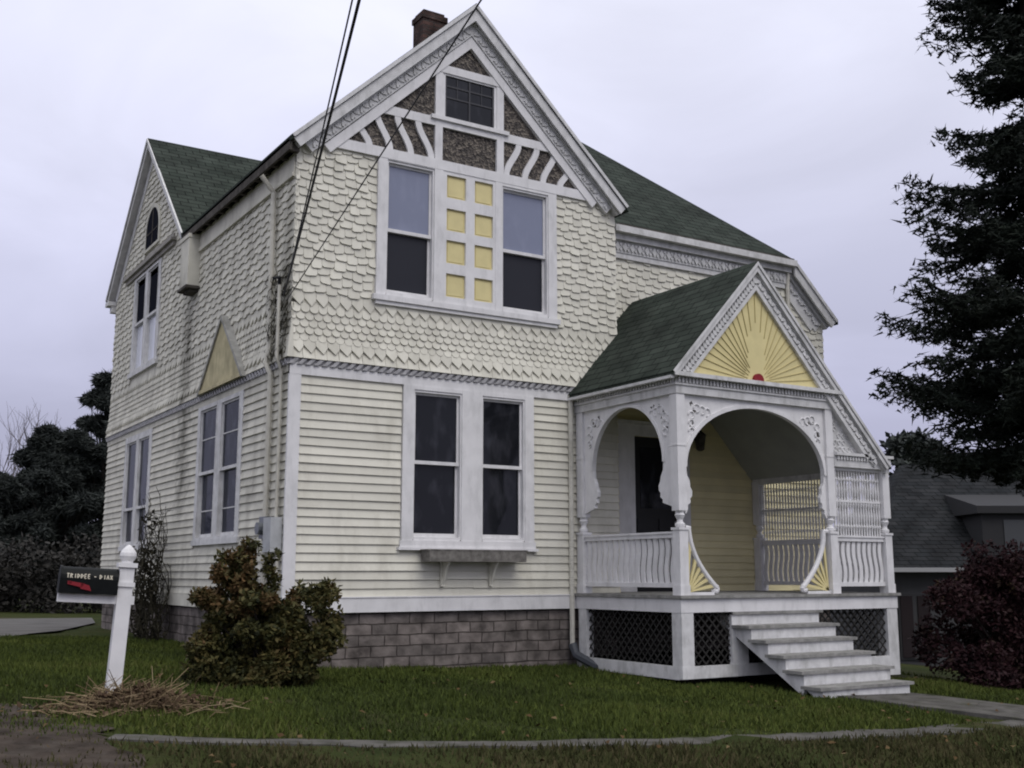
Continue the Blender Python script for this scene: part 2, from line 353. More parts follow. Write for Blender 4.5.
def shingles(mb, P, amin, amax, z0, z1, kind, ex, w, holes, base):
    n = max(1, int(round((z1 - z0) / ex))); ex = (z1 - z0) / n
    for k in range(n):
        b = z0 + k * ex; t = b + ex + .03
        lo, hi = amin(b + ex / 2), amax(b + ex / 2)
        if hi - lo < .05: continue
        x = lo - (w * .5 if k % 2 else 0) - rnd.random() * w * .1; i = 0
        while x < hi:
            ww = w * (rnd.uniform(.86, 1.14) if kind == 'stag' else 1)
            p, q = max(x + .002, lo), min(x + ww - .002, hi)
            c = (p + q) / 2
            skip = q - p < .02 or any(h[0] < c < h[1] and h[2] < b + ex * .5 < h[3] for h in holes)
            if not skip:
                if kind == 'stag':
                    dn = (.018 if (i + k) % 2 else -.010) + rnd.uniform(-.006, .006); tl = rnd.uniform(-.012, .012)
                    bb = b - dn
                    pts = [(p, bb + .018 - tl), (p + (q - p) * .16, bb + .002 - tl * .6), (p + (q - p) * .84, bb + .002 + tl * .6), (q, bb + .018 + tl), (q, t), (p, t)]
                elif kind == 'fish':
                    h = q - p; bb = b + rnd.uniform(-.004, .004)
                    pts = [(p, b + h * .42)] + [(c - math.cos(math.pi * j / 6) * h / 2, bb + h * .42 - math.sin(math.pi * j / 6) * h * .42) for j in range(1, 6)] + [(q, b + h * .42), (q, t), (p, t)]
                elif kind == 'rect':
                    pts = [(p, b), (q, b), (q, t + .06), (p, t + .06)]
                else:
                    bb = b + rnd.uniform(-.006, .006)
                    pts = [(p, b + (q - p) * .62), (c + (q - p) * .12, bb), (q, b + (q - p) * .5), (q, t), (p, t)]
                shingle(mb, P, pts, .003, .027 + rnd.uniform(-.004, .004), b, t, base)
            x += ww; i += 1

flare = lambda z: .055 * max(0, (3.5 - z) / .55) ** 1.6
flat0 = lambda z: 0.0
def clad_upper(mb, P, amin, amax, ztop, holes, base=flare):
    shingles(mb, P, amin, amax, 2.985, 3.07, 'rect', .085, .155, holes, base)
    shingles(mb, P, amin, amax, 3.055, 3.20, 'diam', .145, .155, holes, lambda z: base(z) + .012)
    shingles(mb, P, amin, amax, 3.20, 3.64, 'fish', .088, .115, holes, base)
    shingles(mb, P, amin, amax, 3.64, 3.82, 'diam', .18, .155, holes, base)
    shingles(mb, P, amin, amax, 3.82, ztop, 'stag', .110, .150, holes, base)

# ------------------------------------------------------------------ HOUSE
house = empty('house', (0, 0, g(0, 0)), 'large cream Victorian house with green roof, steep front gable and ornate white porch', 'house')
GR, RX, SL = 8.12, 2.40, .95                 # ridge height, front ridge x, roof slope

# window openings (a0,a1,z0,z1)
W_low = [(1.62, 2.31, .87, 2.74), (2.61, 3.27, .87, 2.74)]
W_up = [(1.19, 1.87, 3.92, 5.69), (2.91, 3.66, 3.92, 5.66)]
W_l1 = [(1.72, 2.50, .92, 2.79), (2.68, 3.46, .92, 2.79)]
W_l2 = [(6.27, 6.98, .92, 2.74), (7.12, 7.83, .92, 2.74)]
W_lu = [(6.27, 6.98, 3.98, 5.70), (7.12, 7.83, 3.98, 5.70)]

# foundation
mb = MB(); mb.box(.03, 4.80, .03, 9.3, -1.6, -.002); mb.box(4.80, 9.45, .45, 9.3, -1.9, -.003); mb.build('foundation', M_block, house)

# lower walls
mb = MB(); sheathing(mb, PF, 0, 4.83, 0, 2.98, W_low)
clapboards(mb, PF, .125, 4.83, .175, 2.79, [(1.46, 3.42, .70, 3)])
mb.build('clapboard_wall', M_cream, house)
mb = MB(); sheathing(mb, PL, 0, 9.42, 0, 2.98, W_l1 + W_l2)
clapboards(mb, PL, .0, 9.42, .175, 2.82, [(1.6, 3.58, .84, 3), (6.15, 7.95, .84, 3)])
mb.build('clapboard_wall', M_creamL, house)
mb = MB(); sheathing(mb, PR, 4.7, 9.5, 0, 3.0, [(5.42, 6.30, .0, 2.45)])
clapboards(mb, PR, 4.83, 9.5, .2, 2.0, [(4.86, 6.46, .0, 2.62)])
for k in range(18):
    z0 = 2.0 + k * .105; xr = 5.44 + (4.40 - z0 - .1) / 1.075
    clapboards(mb, PR, max(4.83, 5.44 - (4.40 - z0 - .1) / 1.075), min(9.5, xr if z0 > 2 else 9.5), z0, z0 + .105, [(4.86, 6.46, .0, 2.62)])
mb.pbox(PR, 4.83, 9.5, 3.0, 4.3, -.12, -.001)
sheathing(mb, PS, 0.0, .4, 0, 3.2, []); clapboards(mb, PS, .0, .37, .2, 3.2, [])
mb.build('porch_wall', M_porchwall, house)
mb = MB(); mb.box(9.38, 9.5, .4, 9.42, 0, 4.5); mb.box(0, 9.5, 9.3, 9.42, 0, 5.6); mb.build('rear_wall', M_creamL, house)

# upper walls
roofz = lambda x: GR - SL * abs(x - RX) - .16
PANEL = (1.06, 3.80, 3.80, 6.0)
mb = MB(); sheathing(mb, PF, 0, 4.83, 2.98, 5.72, W_up)
mb.pprism(PF, [(0, 5.72), (4.83, 5.72), (RX, roofz(RX))], -.12, 0)
clad_upper(mb, PF, lambda z: max(-.02, RX - (GR - .3 - z) / SL), lambda z: min(4.85, RX + (GR - .3 - z) / SL), 5.75, [PANEL])
mb.hexa([(-.085, -.085, 2.985), (0, -.085, 2.985), (0, 0, 2.985), (-.085, 0, 2.985), (-.008, -.008, 3.5), (0, -.008, 3.5), (0, 0, 3.5), (-.008, 0, 3.5)])
mb.build('shingle_wall', M_cream, house)
mb = MB(); sheathing(mb, PL, 0, 9.42, 2.98, 5.55, W_lu)
mb.pprism(PL, [(4.55, 5.55), (9.42, 5.55), (9.42, 5.62), (7.02, roofz(RX)), (4.55, 5.62)], -.12, 0)
lgz = lambda z: (GR - .3 - z) / SL
clad_upper(mb, PL, lambda z: -.02 if z < 5.5 else 7.02 - lgz(z), lambda z: 9.44 if z < 5.5 else 7.02 + lgz(z), 7.75, [(6.14, 7.96, 3.86, 5.95), (6.43, 7.38, 6.05, 6.85)])
mb.build('shingle_wall', M_creamL, house)
mb = MB(); mb.pprism(PR, [(4.7, 4.3), (9.5, 4.3), (9.5, 4.62), (8.85, 5.3), (4.7, 5.3)], -.12, 0)
rz = lambda x: 5.47 - SL * max(0, x - 8.74)
mb.box(4.83, 9.0, .4, .52, 5.3, 5.5)
shingles(mb, PR, lambda z: max(4.83, 5.44 - (4.40 - z) / 1.075) if z < 3.9 else 4.83, lambda z: min(9.5, 8.74 + (5.30 - z) / SL), 3.0, 5.3, 'stag', .110, .150, [], flat0)
sheathing(mb, PS, 0.0, .4, 3.2, 5.5, []); shingles(mb, PS, lambda z: 0, lambda z: .4, 3.2, 5.5, 'stag', .110, .150, [], flat0)
mb.build('shingle_wall', M_cream, house)

# corner boards, baseboard, belt
mb = MB(); mb.pbox(PF, -.03, .12, .17, 2.93, 0, .038)
mb.build('corner_board', M_white, house)
mb = MB(); mb.pbox(PF, -.03, 4.08, 0, .17, 0, .04); mb.pbox(PF, -.03, 4.06, .17, .185, 0, .05); mb.build('baseboard', M_white, house)
mb = MB(); mb.pbox(PL, .0, 9.42, 0, .17, 0, .035); mb.pbox(PL, -.036, 9.42, 2.82, 2.90, 0, .03); mb.build('baseboard', M_creamL, house)
mb = MB(); mb.pbox(PF, -.03, 4.83, 2.79, 2.905, 0, .04); mb.build('belt_board', M_white, house)
def rope(mb, P, a0, a1, z0, z1, o, step=.105):
    mb.pbox(P, a0, a1, z0, z1, 0, o - .012)
    x = a0
    while x < a1 - step * .6:
        mb.pprism(P, [(x, z0 + .004), (x + step * .55, z0 + .004), (x + step * 1.25, z1 - .004), (x + step * .7, z1 - .004)], o - .012, o + .02); x += step
mb = MB(); rope(mb, PF, -.05, 4.1, 2.905, 2.985, .045); rope(mb, PL, -.05, 9.42, 2.90, 2.985, .045); mb.build('rope_moulding', M_rope, house)

# ------------------------------------------------------------------ roof
mb = MB(); t = .07
ez = GR - SL * (RX + .17)
mb.slab([(-.17, -.2, ez), (RX, -.2, GR), (RX, 7.05, GR), (-.17, 4.48, ez)], t)
mb.slab([(RX, -.2, GR), (4.96, -.2, ez), (4.96, .3, ez), (RX, 2.9, GR)], t)
E5 = 5.55
mb.slab([(4.95, .2, E5), (8.74, .2, E5), (5.98, 2.9, GR), (2.3, 2.9, GR)], t)
mb.slab([(8.74, .2, E5), (9.68, .2, E5 - .9), (9.68, 9.6, E5 - .9), (5.98, 9.6, GR + .03), (5.98, 2.9, GR)], t)
mb.slab([(-.16, 7.05, GR), (-.16, 4.48, ez), (.2, 4.48, ez), (2.7, 7.05, GR)], t)
mb.slab([(-.16, 7.05, GR), (6.2, 7.05, GR), (6.2, 9.66, ez), (-.16, 9.66, ez)], t)
mb.slab([(RX, 2.9, GR - .01), (6, 2.9, GR - .01), (6, 7.05, GR - .01), (RX, 7.05, GR - .01)], t)
main_roof = mb.build('roof', M_roof, house)
mb = MB(); mb.box(2.75, 3.16, 2.07, 2.40, 7.3, 9.03); mb.box(2.73, 3.18, 2.05, 2.42, 9.03, 9.12); mb.box(2.77, 3.14, 2.09, 2.38, 9.12, 9.18)
chim = mb

# rake trim helper: boards along a slope, given in (s,z) on a plane; d0,d1 = perpendicular distance below roof line
def rake(mb, P, apex, foot, d0, d1, o0, o1):
    a = Vector(apex); f = Vector(foot); d = (f - a).normalized(); nrm = Vector((-d.y, d.x))
    if nrm.y > 0: nrm = -nrm
    k = abs(d.y / d.x)                                      # plumb cut at the apex
    def at(q):
        w = nrm * q
        sx = -w.x / d.x                                    # slide back so the cut is vertical over the apex
        return a + w + d * sx
    mb.pprism(P, [tuple(at(d0)), tuple(f + nrm * d0), tuple(f + nrm * d1), tuple(at(d1))], o0, o1)
def carve(mb, P, apex, foot, d, o, step, size, start=.25, end=0, style=0):
    a = Vector(apex); f = Vector(foot); dr = (f - a); L = dr.length; dr.normalize(); nrm = Vector((-dr.y, dr.x))
    if nrm.y > 0: nrm = -nrm
    x = start; i = 0
    while x < L - end:
        c = a + dr * x + nrm * d
        if style == 0:
            pts = [c + dr * size * .55, c + nrm * size * .5, c - dr * size * .25, c - nrm * size * .5]
            mb.pprism(P, [tuple(q) for q in pts], o, o + .025)
            c2 = c + dr * step * .5 + nrm * size * (.28 if i % 2 else -.28)
            mb.pprism(P, [tuple(c2 + (dr * math.cos(w) + nrm * math.sin(w)) * size * .24) for w in (0, 1.26, 2.5, 3.77, 5.03)], o, o + .03)
        else:
            mb.pprism(P, [tuple(c + dr * size * .5 + nrm * size * .1), tuple(c + nrm * size * .7), tuple(c - dr * size * .5 + nrm * size * .1), tuple(c - nrm * size * .6)], o, o + .028)
        x += step; i += 1

# front gable
apx = (RX, GR - .01)
mb = MB(); mc = MB()
for ft in ((-.16, ez + .01), (4.95, ez + .01)):
    inn = (ft[0] + (.10 if ft[0] < 0 else -.10), ft[1] + .095)
    rake(mb, PF, apx, ft, .0, .045, .19, .215)               # crown lip
    rake(mb, PF, apx, ft, .05, .175, .155, .185)             # outer fascia
    rake(mb, PF, apx, ft, .06, .10, -.02, .155)              # soffit
    rake(mb, PF, apx, ft, .10, .175, .0, .13)                # bed mould
    rake(mc, PF, apx, inn, .175, .305, .0, .085)
    carve(mc, PF, apx, inn, .24, .075, .085, .085, .3, .05)
mb.build('rake_board', M_whiteW, house); mc.build('carved_frieze', M_whiteW, house)
mb = MB()
for ft in ((.10, ez - .16), (4.70, ez - .16)): rake(mb, PF, apx, (ft[0], GR - .01 - SL * abs(RX - ft[0])), .31, .43, .0, .068)
mb.build('rake_board', M_white, house)

# stucco gable field and timbering
mb = MB(); mb.pprism(PF, [(.30, 5.79), (4.53, 5.79), (RX, 5.79 + 2.115 * SL)], .0, .012)
gp = mb.build('gable_panel', M_stucco, house)
mb = MB()
mb.pbox(PF, .40, 4.43, 5.70, 5.835, 0, .055)                  # lower beam
mb.pbox(PF, .93, 1.87, 6.30, 6.42, 0, .048); mb.pbox(PF, 2.93, 3.90, 6.30, 6.42, 0, .048)   # mid beam
mb.pbox(PF, 1.87, 1.98, 5.835, 7.10, 0, .052); mb.pbox(PF, 2.82, 2.93, 5.835, 7.10, 0, .052)  # posts
mb.pbox(PF, 1.85, 2.95, 7.07, 7.18, 0, .058)
mb.pbox(PF, 1.98, 2.82, 6.30, 6.36, 0, .05); mb.pbox(PF, 1.80, 3.0, 6.385, 6.44, 0, .085); mb.pbox(PF, 1.98, 2.82, 6.36, 6.44, 0, .05)
mb.build('gable_timber', M_white, house)
def brace(x0, z0, x1, z1):
    mb = MB(); n = 10; w = .043; L = []; Rr = []
    for i in range(n + 1):
        u = i / n; x = x0 + (x1 - x0) * (3 * u * u - 2 * u ** 3); z = z0 + (z1 - z0) * u
        sl = (x1 - x0) * 6 * u * (1 - u) / (z1 - z0); k = math.sqrt(1 + sl * sl)
        L.append((x - w * min(k, 1.25), z)); Rr.append((x + w * min(k, 1.25), z))
    for i in range(n): mb.pprism(PF, [L[i], Rr[i], Rr[i + 1], L[i + 1]], .012, .045)
    mb.build('curved_brace', M_white, house)
for (xb, xt) in ((.93, .78), (1.22, 1.02), (1.52, 1.32), (1.82, 1.62)):
    brace(xb, 5.83, xt, 6.31 if xt > .9 else 6.10); brace(2 * RX - xb, 5.83, 2 * RX - xt, 6.31 if xt > .9 else 6.10)

def window(P0, h, rail, um, lm, wm=M_white, zbars=(), dep=0.0):
    a0, a1, z0, z1 = h; fr = .02
    P = lambda s, z, o: P0(s, z, o + dep if o > -.1 else o)
    mb = MB()                                               # jambs, head and stool
    mb.pbox(P, a0 - .01, a0 + fr, z0, z1, -.12, .03 - dep * .8); mb.pbox(P, a1 - fr, a1 + .01, z0, z1, -.12, .03 - dep * .8)
    mb.pbox(P, a0 + fr, a1 - fr, z1 - .03, z1 + .01, -.12, .03 - dep * .8); mb.pbox(P, a0 + fr, a1 - fr, z0 - .01, z0 + .03, -.12, .035 - dep * .8)
    w = mb.build('window', wm, house)
    b0, b1, c0, c1 = a0 + fr, a1 - fr, z0 + .03, z1 - .03
    mb = MB(); s = .028                                    # sashes
    mb.pbox(P, b0, b0 + s, rail, c1, -.06, -.03); mb.pbox(P, b1 - s, b1, rail, c1, -.06, -.03); mb.pbox(P, b0 + s, b1 - s, c1 - s, c1, -.06, -.03)
    mb.pbox(P, b0, b1, rail - .022, rail + .022, -.07, -.018)
    for zb in zbars:
        if zb > rail: mb.pbox(P, b0 + s, b1 - s, zb - .008, zb + .008, -.06, -.035)
    mb.build('upper_sash', wm, w)
    mb = MB(); mb.pbox(P, b0, b0 + s, c0, rail - .022, -.09, -.06); mb.pbox(P, b1 - s, b1, c0, rail - .022, -.09, -.06); mb.pbox(P, b0 + s, b1 - s, c0, c0 + .05, -.09, -.06)
    for zb in zbars:
        if zb < rail: mb.pbox(P, b0 + s, b1 - s, zb - .008, zb + .008, -.09, -.065)
    mb.build('lower_sash', wm, w)
    mb = MB(); mb.pbox(P, b0 + s, b1 - s, rail, c1 - s, -.052, -.045); mb.build('pane', um, w)
    mb = MB(); mb.pbox(P, b0 + s, b1 - s, c0 + .05, rail - .02, -.082, -.075); mb.build('pane', lm, w)
    return w
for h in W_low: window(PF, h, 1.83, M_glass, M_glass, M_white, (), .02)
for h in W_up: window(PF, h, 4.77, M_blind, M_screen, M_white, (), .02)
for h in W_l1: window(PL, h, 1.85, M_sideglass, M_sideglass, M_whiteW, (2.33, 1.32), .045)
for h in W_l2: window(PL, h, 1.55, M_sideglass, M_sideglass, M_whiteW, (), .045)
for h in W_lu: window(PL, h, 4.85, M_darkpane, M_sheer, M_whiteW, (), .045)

# casings
mb = MB()
mb.pbox(PF, 1.47, 1.62, .86, 2.79, 0, .05); mb.pbox(PF, 2.31, 2.61, .86, 2.79, 0, .05); mb.pbox(PF, 3.27, 3.41, .86, 2.79, 0, .05)
mb.pbox(PF, 1.62, 2.31, 2.74, 2.79, 0, .048); mb.pbox(PF, 2.61, 3.27, 2.74, 2.79, 0, .048)
mb.pbox(PF, 1.45, 3.43, .775, .86, 0, .056); mb.pbox(PF, 1.42, 3.46, .74, .775, 0, .075)
mb.build('window_casing', M_white, house)
mb = MB()
mb.pbox(PF, 1.06, 1.19, 3.90, 5.70, 0, .05); mb.pbox(PF, 3.66, 3.80, 3.90, 5.70, 0, .05)
mb.pbox(PF, 1.87, 2.0, 3.90, 5.70, 0, .052); mb.pbox(PF, 2.80, 2.91, 3.90, 5.70, 0, .052)
mb.pbox(PF, 1.02, 3.84, 3.83, 3.90, 0, .075); mb.pbox(PF, 1.06, 3.80, 3.78, 3.83, 0, .05)
mb.pbox(PF, 1.19, 1.87, 5.69, 5.70, 0, .05); mb.pbox(PF, 2.91, 3.66, 5.66, 5.70, 0, .05)
mb.build('window_casing', M_white, house)
for a0, a1, z0, z1, zt in ((1.6, 3.58, .92, 2.79, 2.82), (6.15, 7.95, .92, 2.74, 2.82)):
    mb = MB(); i0, i1 = (W_l1 if a0 < 4 else W_l2)
    mb.pbox(PL, a0, i0[0], z0, zt, 0, .034); mb.pbox(PL, i0[1], i1[0], z0, zt, 0, .034); mb.pbox(PL, i1[1], a1, z0, zt, 0, .034)
    mb.pbox(PL, i0[0], i0[1], z1, zt, 0, .033); mb.pbox(PL, i1[0], i1[1], z1, zt, 0, .033); mb.pbox(PL, a0 - .03, a1 + .03, z0 - .075, z0, 0, .05)
    mb.build('window_casing', M_whiteW, house)
mb = MB(); i0, i1 = W_lu
mb.pbox(PL, 6.15, i0[0], 3.98, 5.72, 0, .034); mb.pbox(PL, i0[1], i1[0], 3.98, 5.72, 0, .034); mb.pbox(PL, i1[1], 7.95, 3.98, 5.72, 0, .034)
mb.pbox(PL, 6.1, 8.0, 3.9, 3.98, 0, .06); mb.build('window_casing', M_whiteW, house)

# yellow-square panel between the upper windows
mb = MB(); xs = [2.0, 2.055, 2.345, 2.48, 2.765, 2.80]; zs = [3.90, 4.00, 4.31, 4.45, 4.76, 4.89, 5.19, 5.34, 5.65, 5.70]
for i in (0, 2, 4): mb.pbox(PF, xs[i], xs[i + 1], zs[0], zs[-1], 0, .046)
for i in (1, 3):
    for j in (0, 2, 4, 6, 8): mb.pbox(PF, xs[i], xs[i + 1], zs[j], zs[j + 1], 0, .046)
pan = mb.build('decorative_panel', M_white, house)
for i in (1, 3):
    for j in (1, 3, 5, 7):
        mb = MB(); mb.pbox(PF, xs[i], xs[i + 1], zs[j], zs[j + 1], -.01, .012); mb.pbox(PF, xs[i] + .03, xs[i + 1] - .03, zs[j] + .03, zs[j + 1] - .03, .012, .02)
        mb.build('yellow_square', M_yellow, pan)

# attic window
mb = MB(); mb.pbox(PF, 1.98, 2.02, 6.44, 7.07, .012, .04); mb.pbox(PF, 2.78, 2.82, 6.44, 7.07, .012, .04); mb.pbox(PF, 2.02, 2.78, 7.045, 7.07, .012, .04); mb.pbox(PF, 2.02, 2.78, 6.44, 6.46, .012, .04)
aw = mb.build('attic_window', M_white, house)
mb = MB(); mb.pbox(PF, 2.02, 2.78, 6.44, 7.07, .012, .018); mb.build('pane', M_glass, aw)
mb = MB()
for q in (2.02, 2.385, 2.755): mb.pbox(PF, q, q + .025, 6.44, 7.07, .018, .032)
for q in (2.20, 2.58): mb.pbox(PF, q, q + .012, 6.74, 7.05, .018, .028)
for z in (6.44, 6.73, 6.89, 7.045): mb.pbox(PF, 2.045, 2.755, z, z + .022, .018, .030)
mb.build('muntins', mat('dark_muntin', (.05, .05, .055), .6), aw)

# ---- left side: eave, gable, brackets
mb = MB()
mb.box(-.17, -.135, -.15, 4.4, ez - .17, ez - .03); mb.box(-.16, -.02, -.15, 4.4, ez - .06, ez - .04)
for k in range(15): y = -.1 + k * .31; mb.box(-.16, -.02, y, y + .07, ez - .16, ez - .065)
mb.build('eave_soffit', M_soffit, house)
mb = MB(); mb.pbox(PL, .02, 4.2, 5.30, 5.54, 0, .04); mb.pbox(PL, .02, 4.2, 5.25, 5.30, 0, .055); mb.build('eave_frieze', M_creamL, house)
mb = MB(); la = (7.05, GR - .01)
for ft in ((4.46, ez), (9.66, ez)):
    rake(mb, PL, la, ft, .0, .04, .15, .18); rake(mb, PL, la, ft, .045, .12, .13, .155); rake(mb, PL, la, ft, .06, .09, -.02, .135)
    rake(mb, PL, la, (ft[0] + (.12 if ft[0] < 7 else -.15), ft[1] + .1), .09, .26, 0, .035)
mb.box(-.17, .1, 9.42, 9.68, ez - .13, ez - .05); mb.box(-.1, .1, 9.44, 9.58, ez - .26, ez - .13)
mb.build('rake_board', M_whiteW, house)
mb = MB(); mb.pbox(PL, 5.35, 8.55, 5.74, 5.81, 0, .06); mb.pbox(PL, 5.3, 8.6, 5.81, 5.85, 0, .11); mb.pbox(PL, 5.4, 8.5, 5.85, 5.95, 0, .05); mb.build('gable_shelf', mat('grimy_shelf_paint', (.30, .285, .255), .8, .2, .2, 6), house)
# arched window
def arch_pts(c, hw, z0, zs, n=12): return [(c - hw, z0)] + [(c - hw * math.cos(math.pi * j / n), zs + hw * 1.0 * math.sin(math.pi * j / n)) for j in range(n + 1)] + [(c + hw, z0)]
mb = MB(); o_ = arch_pts(6.86, .50, 6.06, 6.36); i_ = arch_pts(6.86, .43, 6.11, 6.36)
for j in range(len(o_) - 1): mb.pprism(PL, [o_[j], o_[j + 1], i_[j + 1], i_[j]], -.02, .045)
mb.pprism(PL, [o_[-1], o_[0], i_[0], i_[-1]], -.02, .045)
ar = mb.build('arched_window', M_creamL, house)
mb = MB(); mb.pprism(PL, i_, .0, .034); mb.build('pane', M_darkpane, ar)
mb = MB(); mb.pbox(PL, 6.845, 6.875, 6.11, 6.78, .034, .042); mb.pbox(PL, 6.45, 7.27, 6.36, 6.38, .034, .041); mb.build('muntins', M_soffit, ar)
# boxed corbel below the gable foot
mb = MB(); mb.box(-.20, 0, 3.90, 4.32, 4.72, 5.5); mb.box(-.215, 0, 3.885, 4.335, 5.46, 5.52)
cb = mb.build('corbel_box', M_creamL, house)
mb = MB(); mb.box(-.225, 0, 3.875, 4.345, 4.68, 4.72); mb.box(-.15, 0, 3.95, 4.27, 4.64, 4.68); mb.build('corbel_base', M_soffit, cb)
# little pediment hood over the side window
hc, hw, hz, ha = 2.42, .95, 3.0, 3.97
mb = MB()
for s_ in (-1, 1):
    mb.pprism(PL, [(hc, ha), (hc + s_ * (hw + .06), hz - .03), (hc + s_ * (hw - .01), hz - .03), (hc, ha - .06)], 0, .125)
hood = mb.build('window_hood', mat('grimy_hood_paint', (.33, .325, .30), .85, .2, .2, 8, .05, 40, (.15, .145, .12), .7, 4), house)
mb = MB(); mb.pprism(PL, [(hc - hw + .04, hz), (hc + hw - .04, hz), (hc, ha - .05)], .0, .098); mb.pbox(PL, hc - hw + .05, hc + hw - .05, hz - .02, hz + .03, .098, .12)
mb.build('hood_panel', mat('faded_yellow_paint', (.46, .41, .25), .8, .2, .2, 5, .05, 40, (.2, .18, .1), .6, 4), hood)
# downspouts
mb = MB(); mb.tube([(-.24, .62, 5.4), (-.07, .62, 5.2), (-.07, .58, 3.2), (-.11, .58, 3.0), (-.07, .5, 2.85), (-.07, .5, -.1), (-.2, .45, -.45)], .035, 8)
mb.build('downspout', M_pipe, house)
mb = MB(); mb.tube([(4.0, -.06, 2.86), (4.0, -.055, .1), (4.0, -.055, -.50)], .034, 8); mb.build('downspout', M_pipe, house)
mb = MB(); mb.tube([(4.0, -.055, -.46), (4.02, -.12, -.60), (4.1, -.45, -.72), (4.16, -.62, -.76)], .06, 8); mb.build('downspout_boot', mat('dark_plastic_pipe', (.06, .065, .075), .5, .4), house)

# ---- right wing cornice
mb = MB(); mc = MB()
mb.box(5.0, 8.74, .16, .20, E5 - .11, E5 - .012); mb.box(5.0, 8.72, .20, .42, E5 - .11, E5 - .075)
mb.box(4.86, 8.70, .26, .40, E5 - .20, E5 - .11); mb.box(4.86, 8.62, .345, .40, E5 - .46, E5 - .38)
mc.box(4.86, 8.64, .33, .40, E5 - .38, E5 - .20)
PC = lambda s, z, o: (s, .33 - o, z)
x = 4.95
while x < 8.5:
    mc.pprism(PC, [(x, E5 - .29), (x + .045, E5 - .22), (x + .09, E5 - .29), (x + .045, E5 - .36)], 0, .028)
    mc.pprism(PC, [(x + .09, E5 - .25), (x + .115, E5 - .22), (x + .14, E5 - .25), (x + .115, E5 - .28)], 0, .022)
    mc.pprism(PC, [(x + .09, E5 - .33), (x + .115, E5 - .30), (x + .14, E5 - .33), (x + .115, E5 - .36)], 0, .022); x += .14
mb.build('cornice', M_whiteW, house)
mr_ = MB(); wa = (8.72, E5 - .01); wf = (9.66, E5 - .01 - SL * .94)
rake(mr_, PR, wa, wf, .0, .05, .19, .225); rake(mr_, PR, wa, wf, .055, .18, .16, .195); rake(mr_, PR, wa, wf, .06, .10, 0, .16); rake(mr_, PR, wa, wf, .10, .20, 0, .09)
rake(mr_, PR, wa, (9.5, wf[1] + .13), .38, .46, 0, .05)
mr_.build('rake_board', M_whiteW, house)
rake(mc, PR, wa, (9.56, wf[1] + .07), .20, .38, 0, .045); carve(mc, PR, wa, wf, .29, .045, .11, .09, .2, .2)
mc.build('carved_frieze', M_whiteW, house)
mb = MB(); mb.tube([(8.66, .30, 5.4), (8.66, .33, 5.1), (8.66, .33, 3.0)], .03, 8); mb.build('downspout', M_pipe, house)
mb = MB(); mb.box(5.05, 8.7, .19, .23, E5 - .05, E5 + .02); mb.build('gutter', M_soffit, house)

# chimney belongs to the roof
chim.build('chimney', M_brick, main_roof)

# ------------------------------------------------------------------ front door
mb = MB(); mb.pbox(PR, 4.86, 5.42, .2, 2.45, 0, .05); mb.pbox(PR, 6.30, 6.46, .2, 2.45, 0, .05); mb.pbox(PR, 4.86, 6.48, 2.45, 2.60, 0, .055); mb.pbox(PR, 4.86, 6.52, 2.60, 2.66, 0, .09)
dr = mb.build('front_door', M_white, house)
mb = MB(); mb.pbox(PR, 5.42, 6.30, .2, 2.45, -.10, -.06)
for a, b_ in ((5.52, 5.85), (5.93, 6.26)):
    for z0, z1 in ((.35, .75), (.85, 1.25)): mb.pbox(PR, a, b_, z0, z1, -.06, -.045)
mb.build('door_leaf', mat('dark_door_paint', (.012, .012, .013), .4, .4), dr)
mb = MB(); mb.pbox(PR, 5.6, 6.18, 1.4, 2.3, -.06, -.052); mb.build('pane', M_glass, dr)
mb = MB(); mb.lathe(6.62, .28, [(2.28, .03), (2.30, .06), (2.50, .085), (2.52, .095), (2.58, .03), (2.6, .01)], 10); mb.box(6.60, 6.64, .28, .40, 2.52, 2.56); mb.box(6.57, 6.67, .375, .40, 2.42, 2.6); mb.build('porch_lantern', M_soffit, house)
mb = MB(); mb.tube([PR(6.24, 1.2, -.06), PR(6.24, 1.2, .0)], .025, 8); mb.build('handle', M_metal, dr)

# ------------------------------------------------------------------ PORCH
DZ = .20
mb = MB()
y = -2.22
while y < .38:                                            # deck boards run along x
    mb.box(4.04, 7.90, y, min(y + .092, .39), DZ - .035, DZ + rnd.uniform(-.002, .002)); y += .096
porch = mb.build('porch', M_tread, house)
def pp(mb, name, m=M_white): return mb.build(name, m, porch)
# rim boards
mb = MB(); mb.box(4.07, 7.87, -2.18, -2.14, .0, DZ - .037); mb.box(4.07, 4.11, -2.14, -.005, .0, DZ - .037); mb.box(7.83, 7.87, -2.14, .39, 0, DZ - .037); pp(mb, 'rim_board')
# skirt
def skirt(mb, P, a0, a1, z0, z1, o, step=.118, w=.019):
    """crossed diagonal strips clipped to the panel"""
    h = z1 - z0
    for sg, oo in ((1, o), (-1, o + .008)):
        c = a0 - h
        while c < a1 + h:
            p0, p1 = (c, z0), (c + h, z1)
            if sg < 0: p0, p1 = (c + h, z0), (c, z1)
            def clip(p, q):
                pts = []
                for t in (0, 1): pts.append((p[0] + (q[0] - p[0]) * t, p[1] + (q[1] - p[1]) * t))
                lo, hi = sorted(pts, key=lambda k: k[0])
                if hi[0] <= a0 or lo[0] >= a1: return None
                f = lambda xx: lo[1] + (hi[1] - lo[1]) * (xx - lo[0]) / (hi[0] - lo[0])
                if lo[0] < a0: lo = (a0, f(a0))
                if hi[0] > a1: hi = (a1, f(a1))
                return lo, hi
            r = clip(p0, p1)
            if r and r[1][0] - r[0][0] > .02:
                (x0_, z0_), (x1_, z1_) = r; k = w * .7
                mb.pprism(P, [(x0_, z0_ - k), (x1_, z1_ - k), (x1_, z1_ + k), (x0_, z0_ + k)], oo, oo + .007)
            c += step
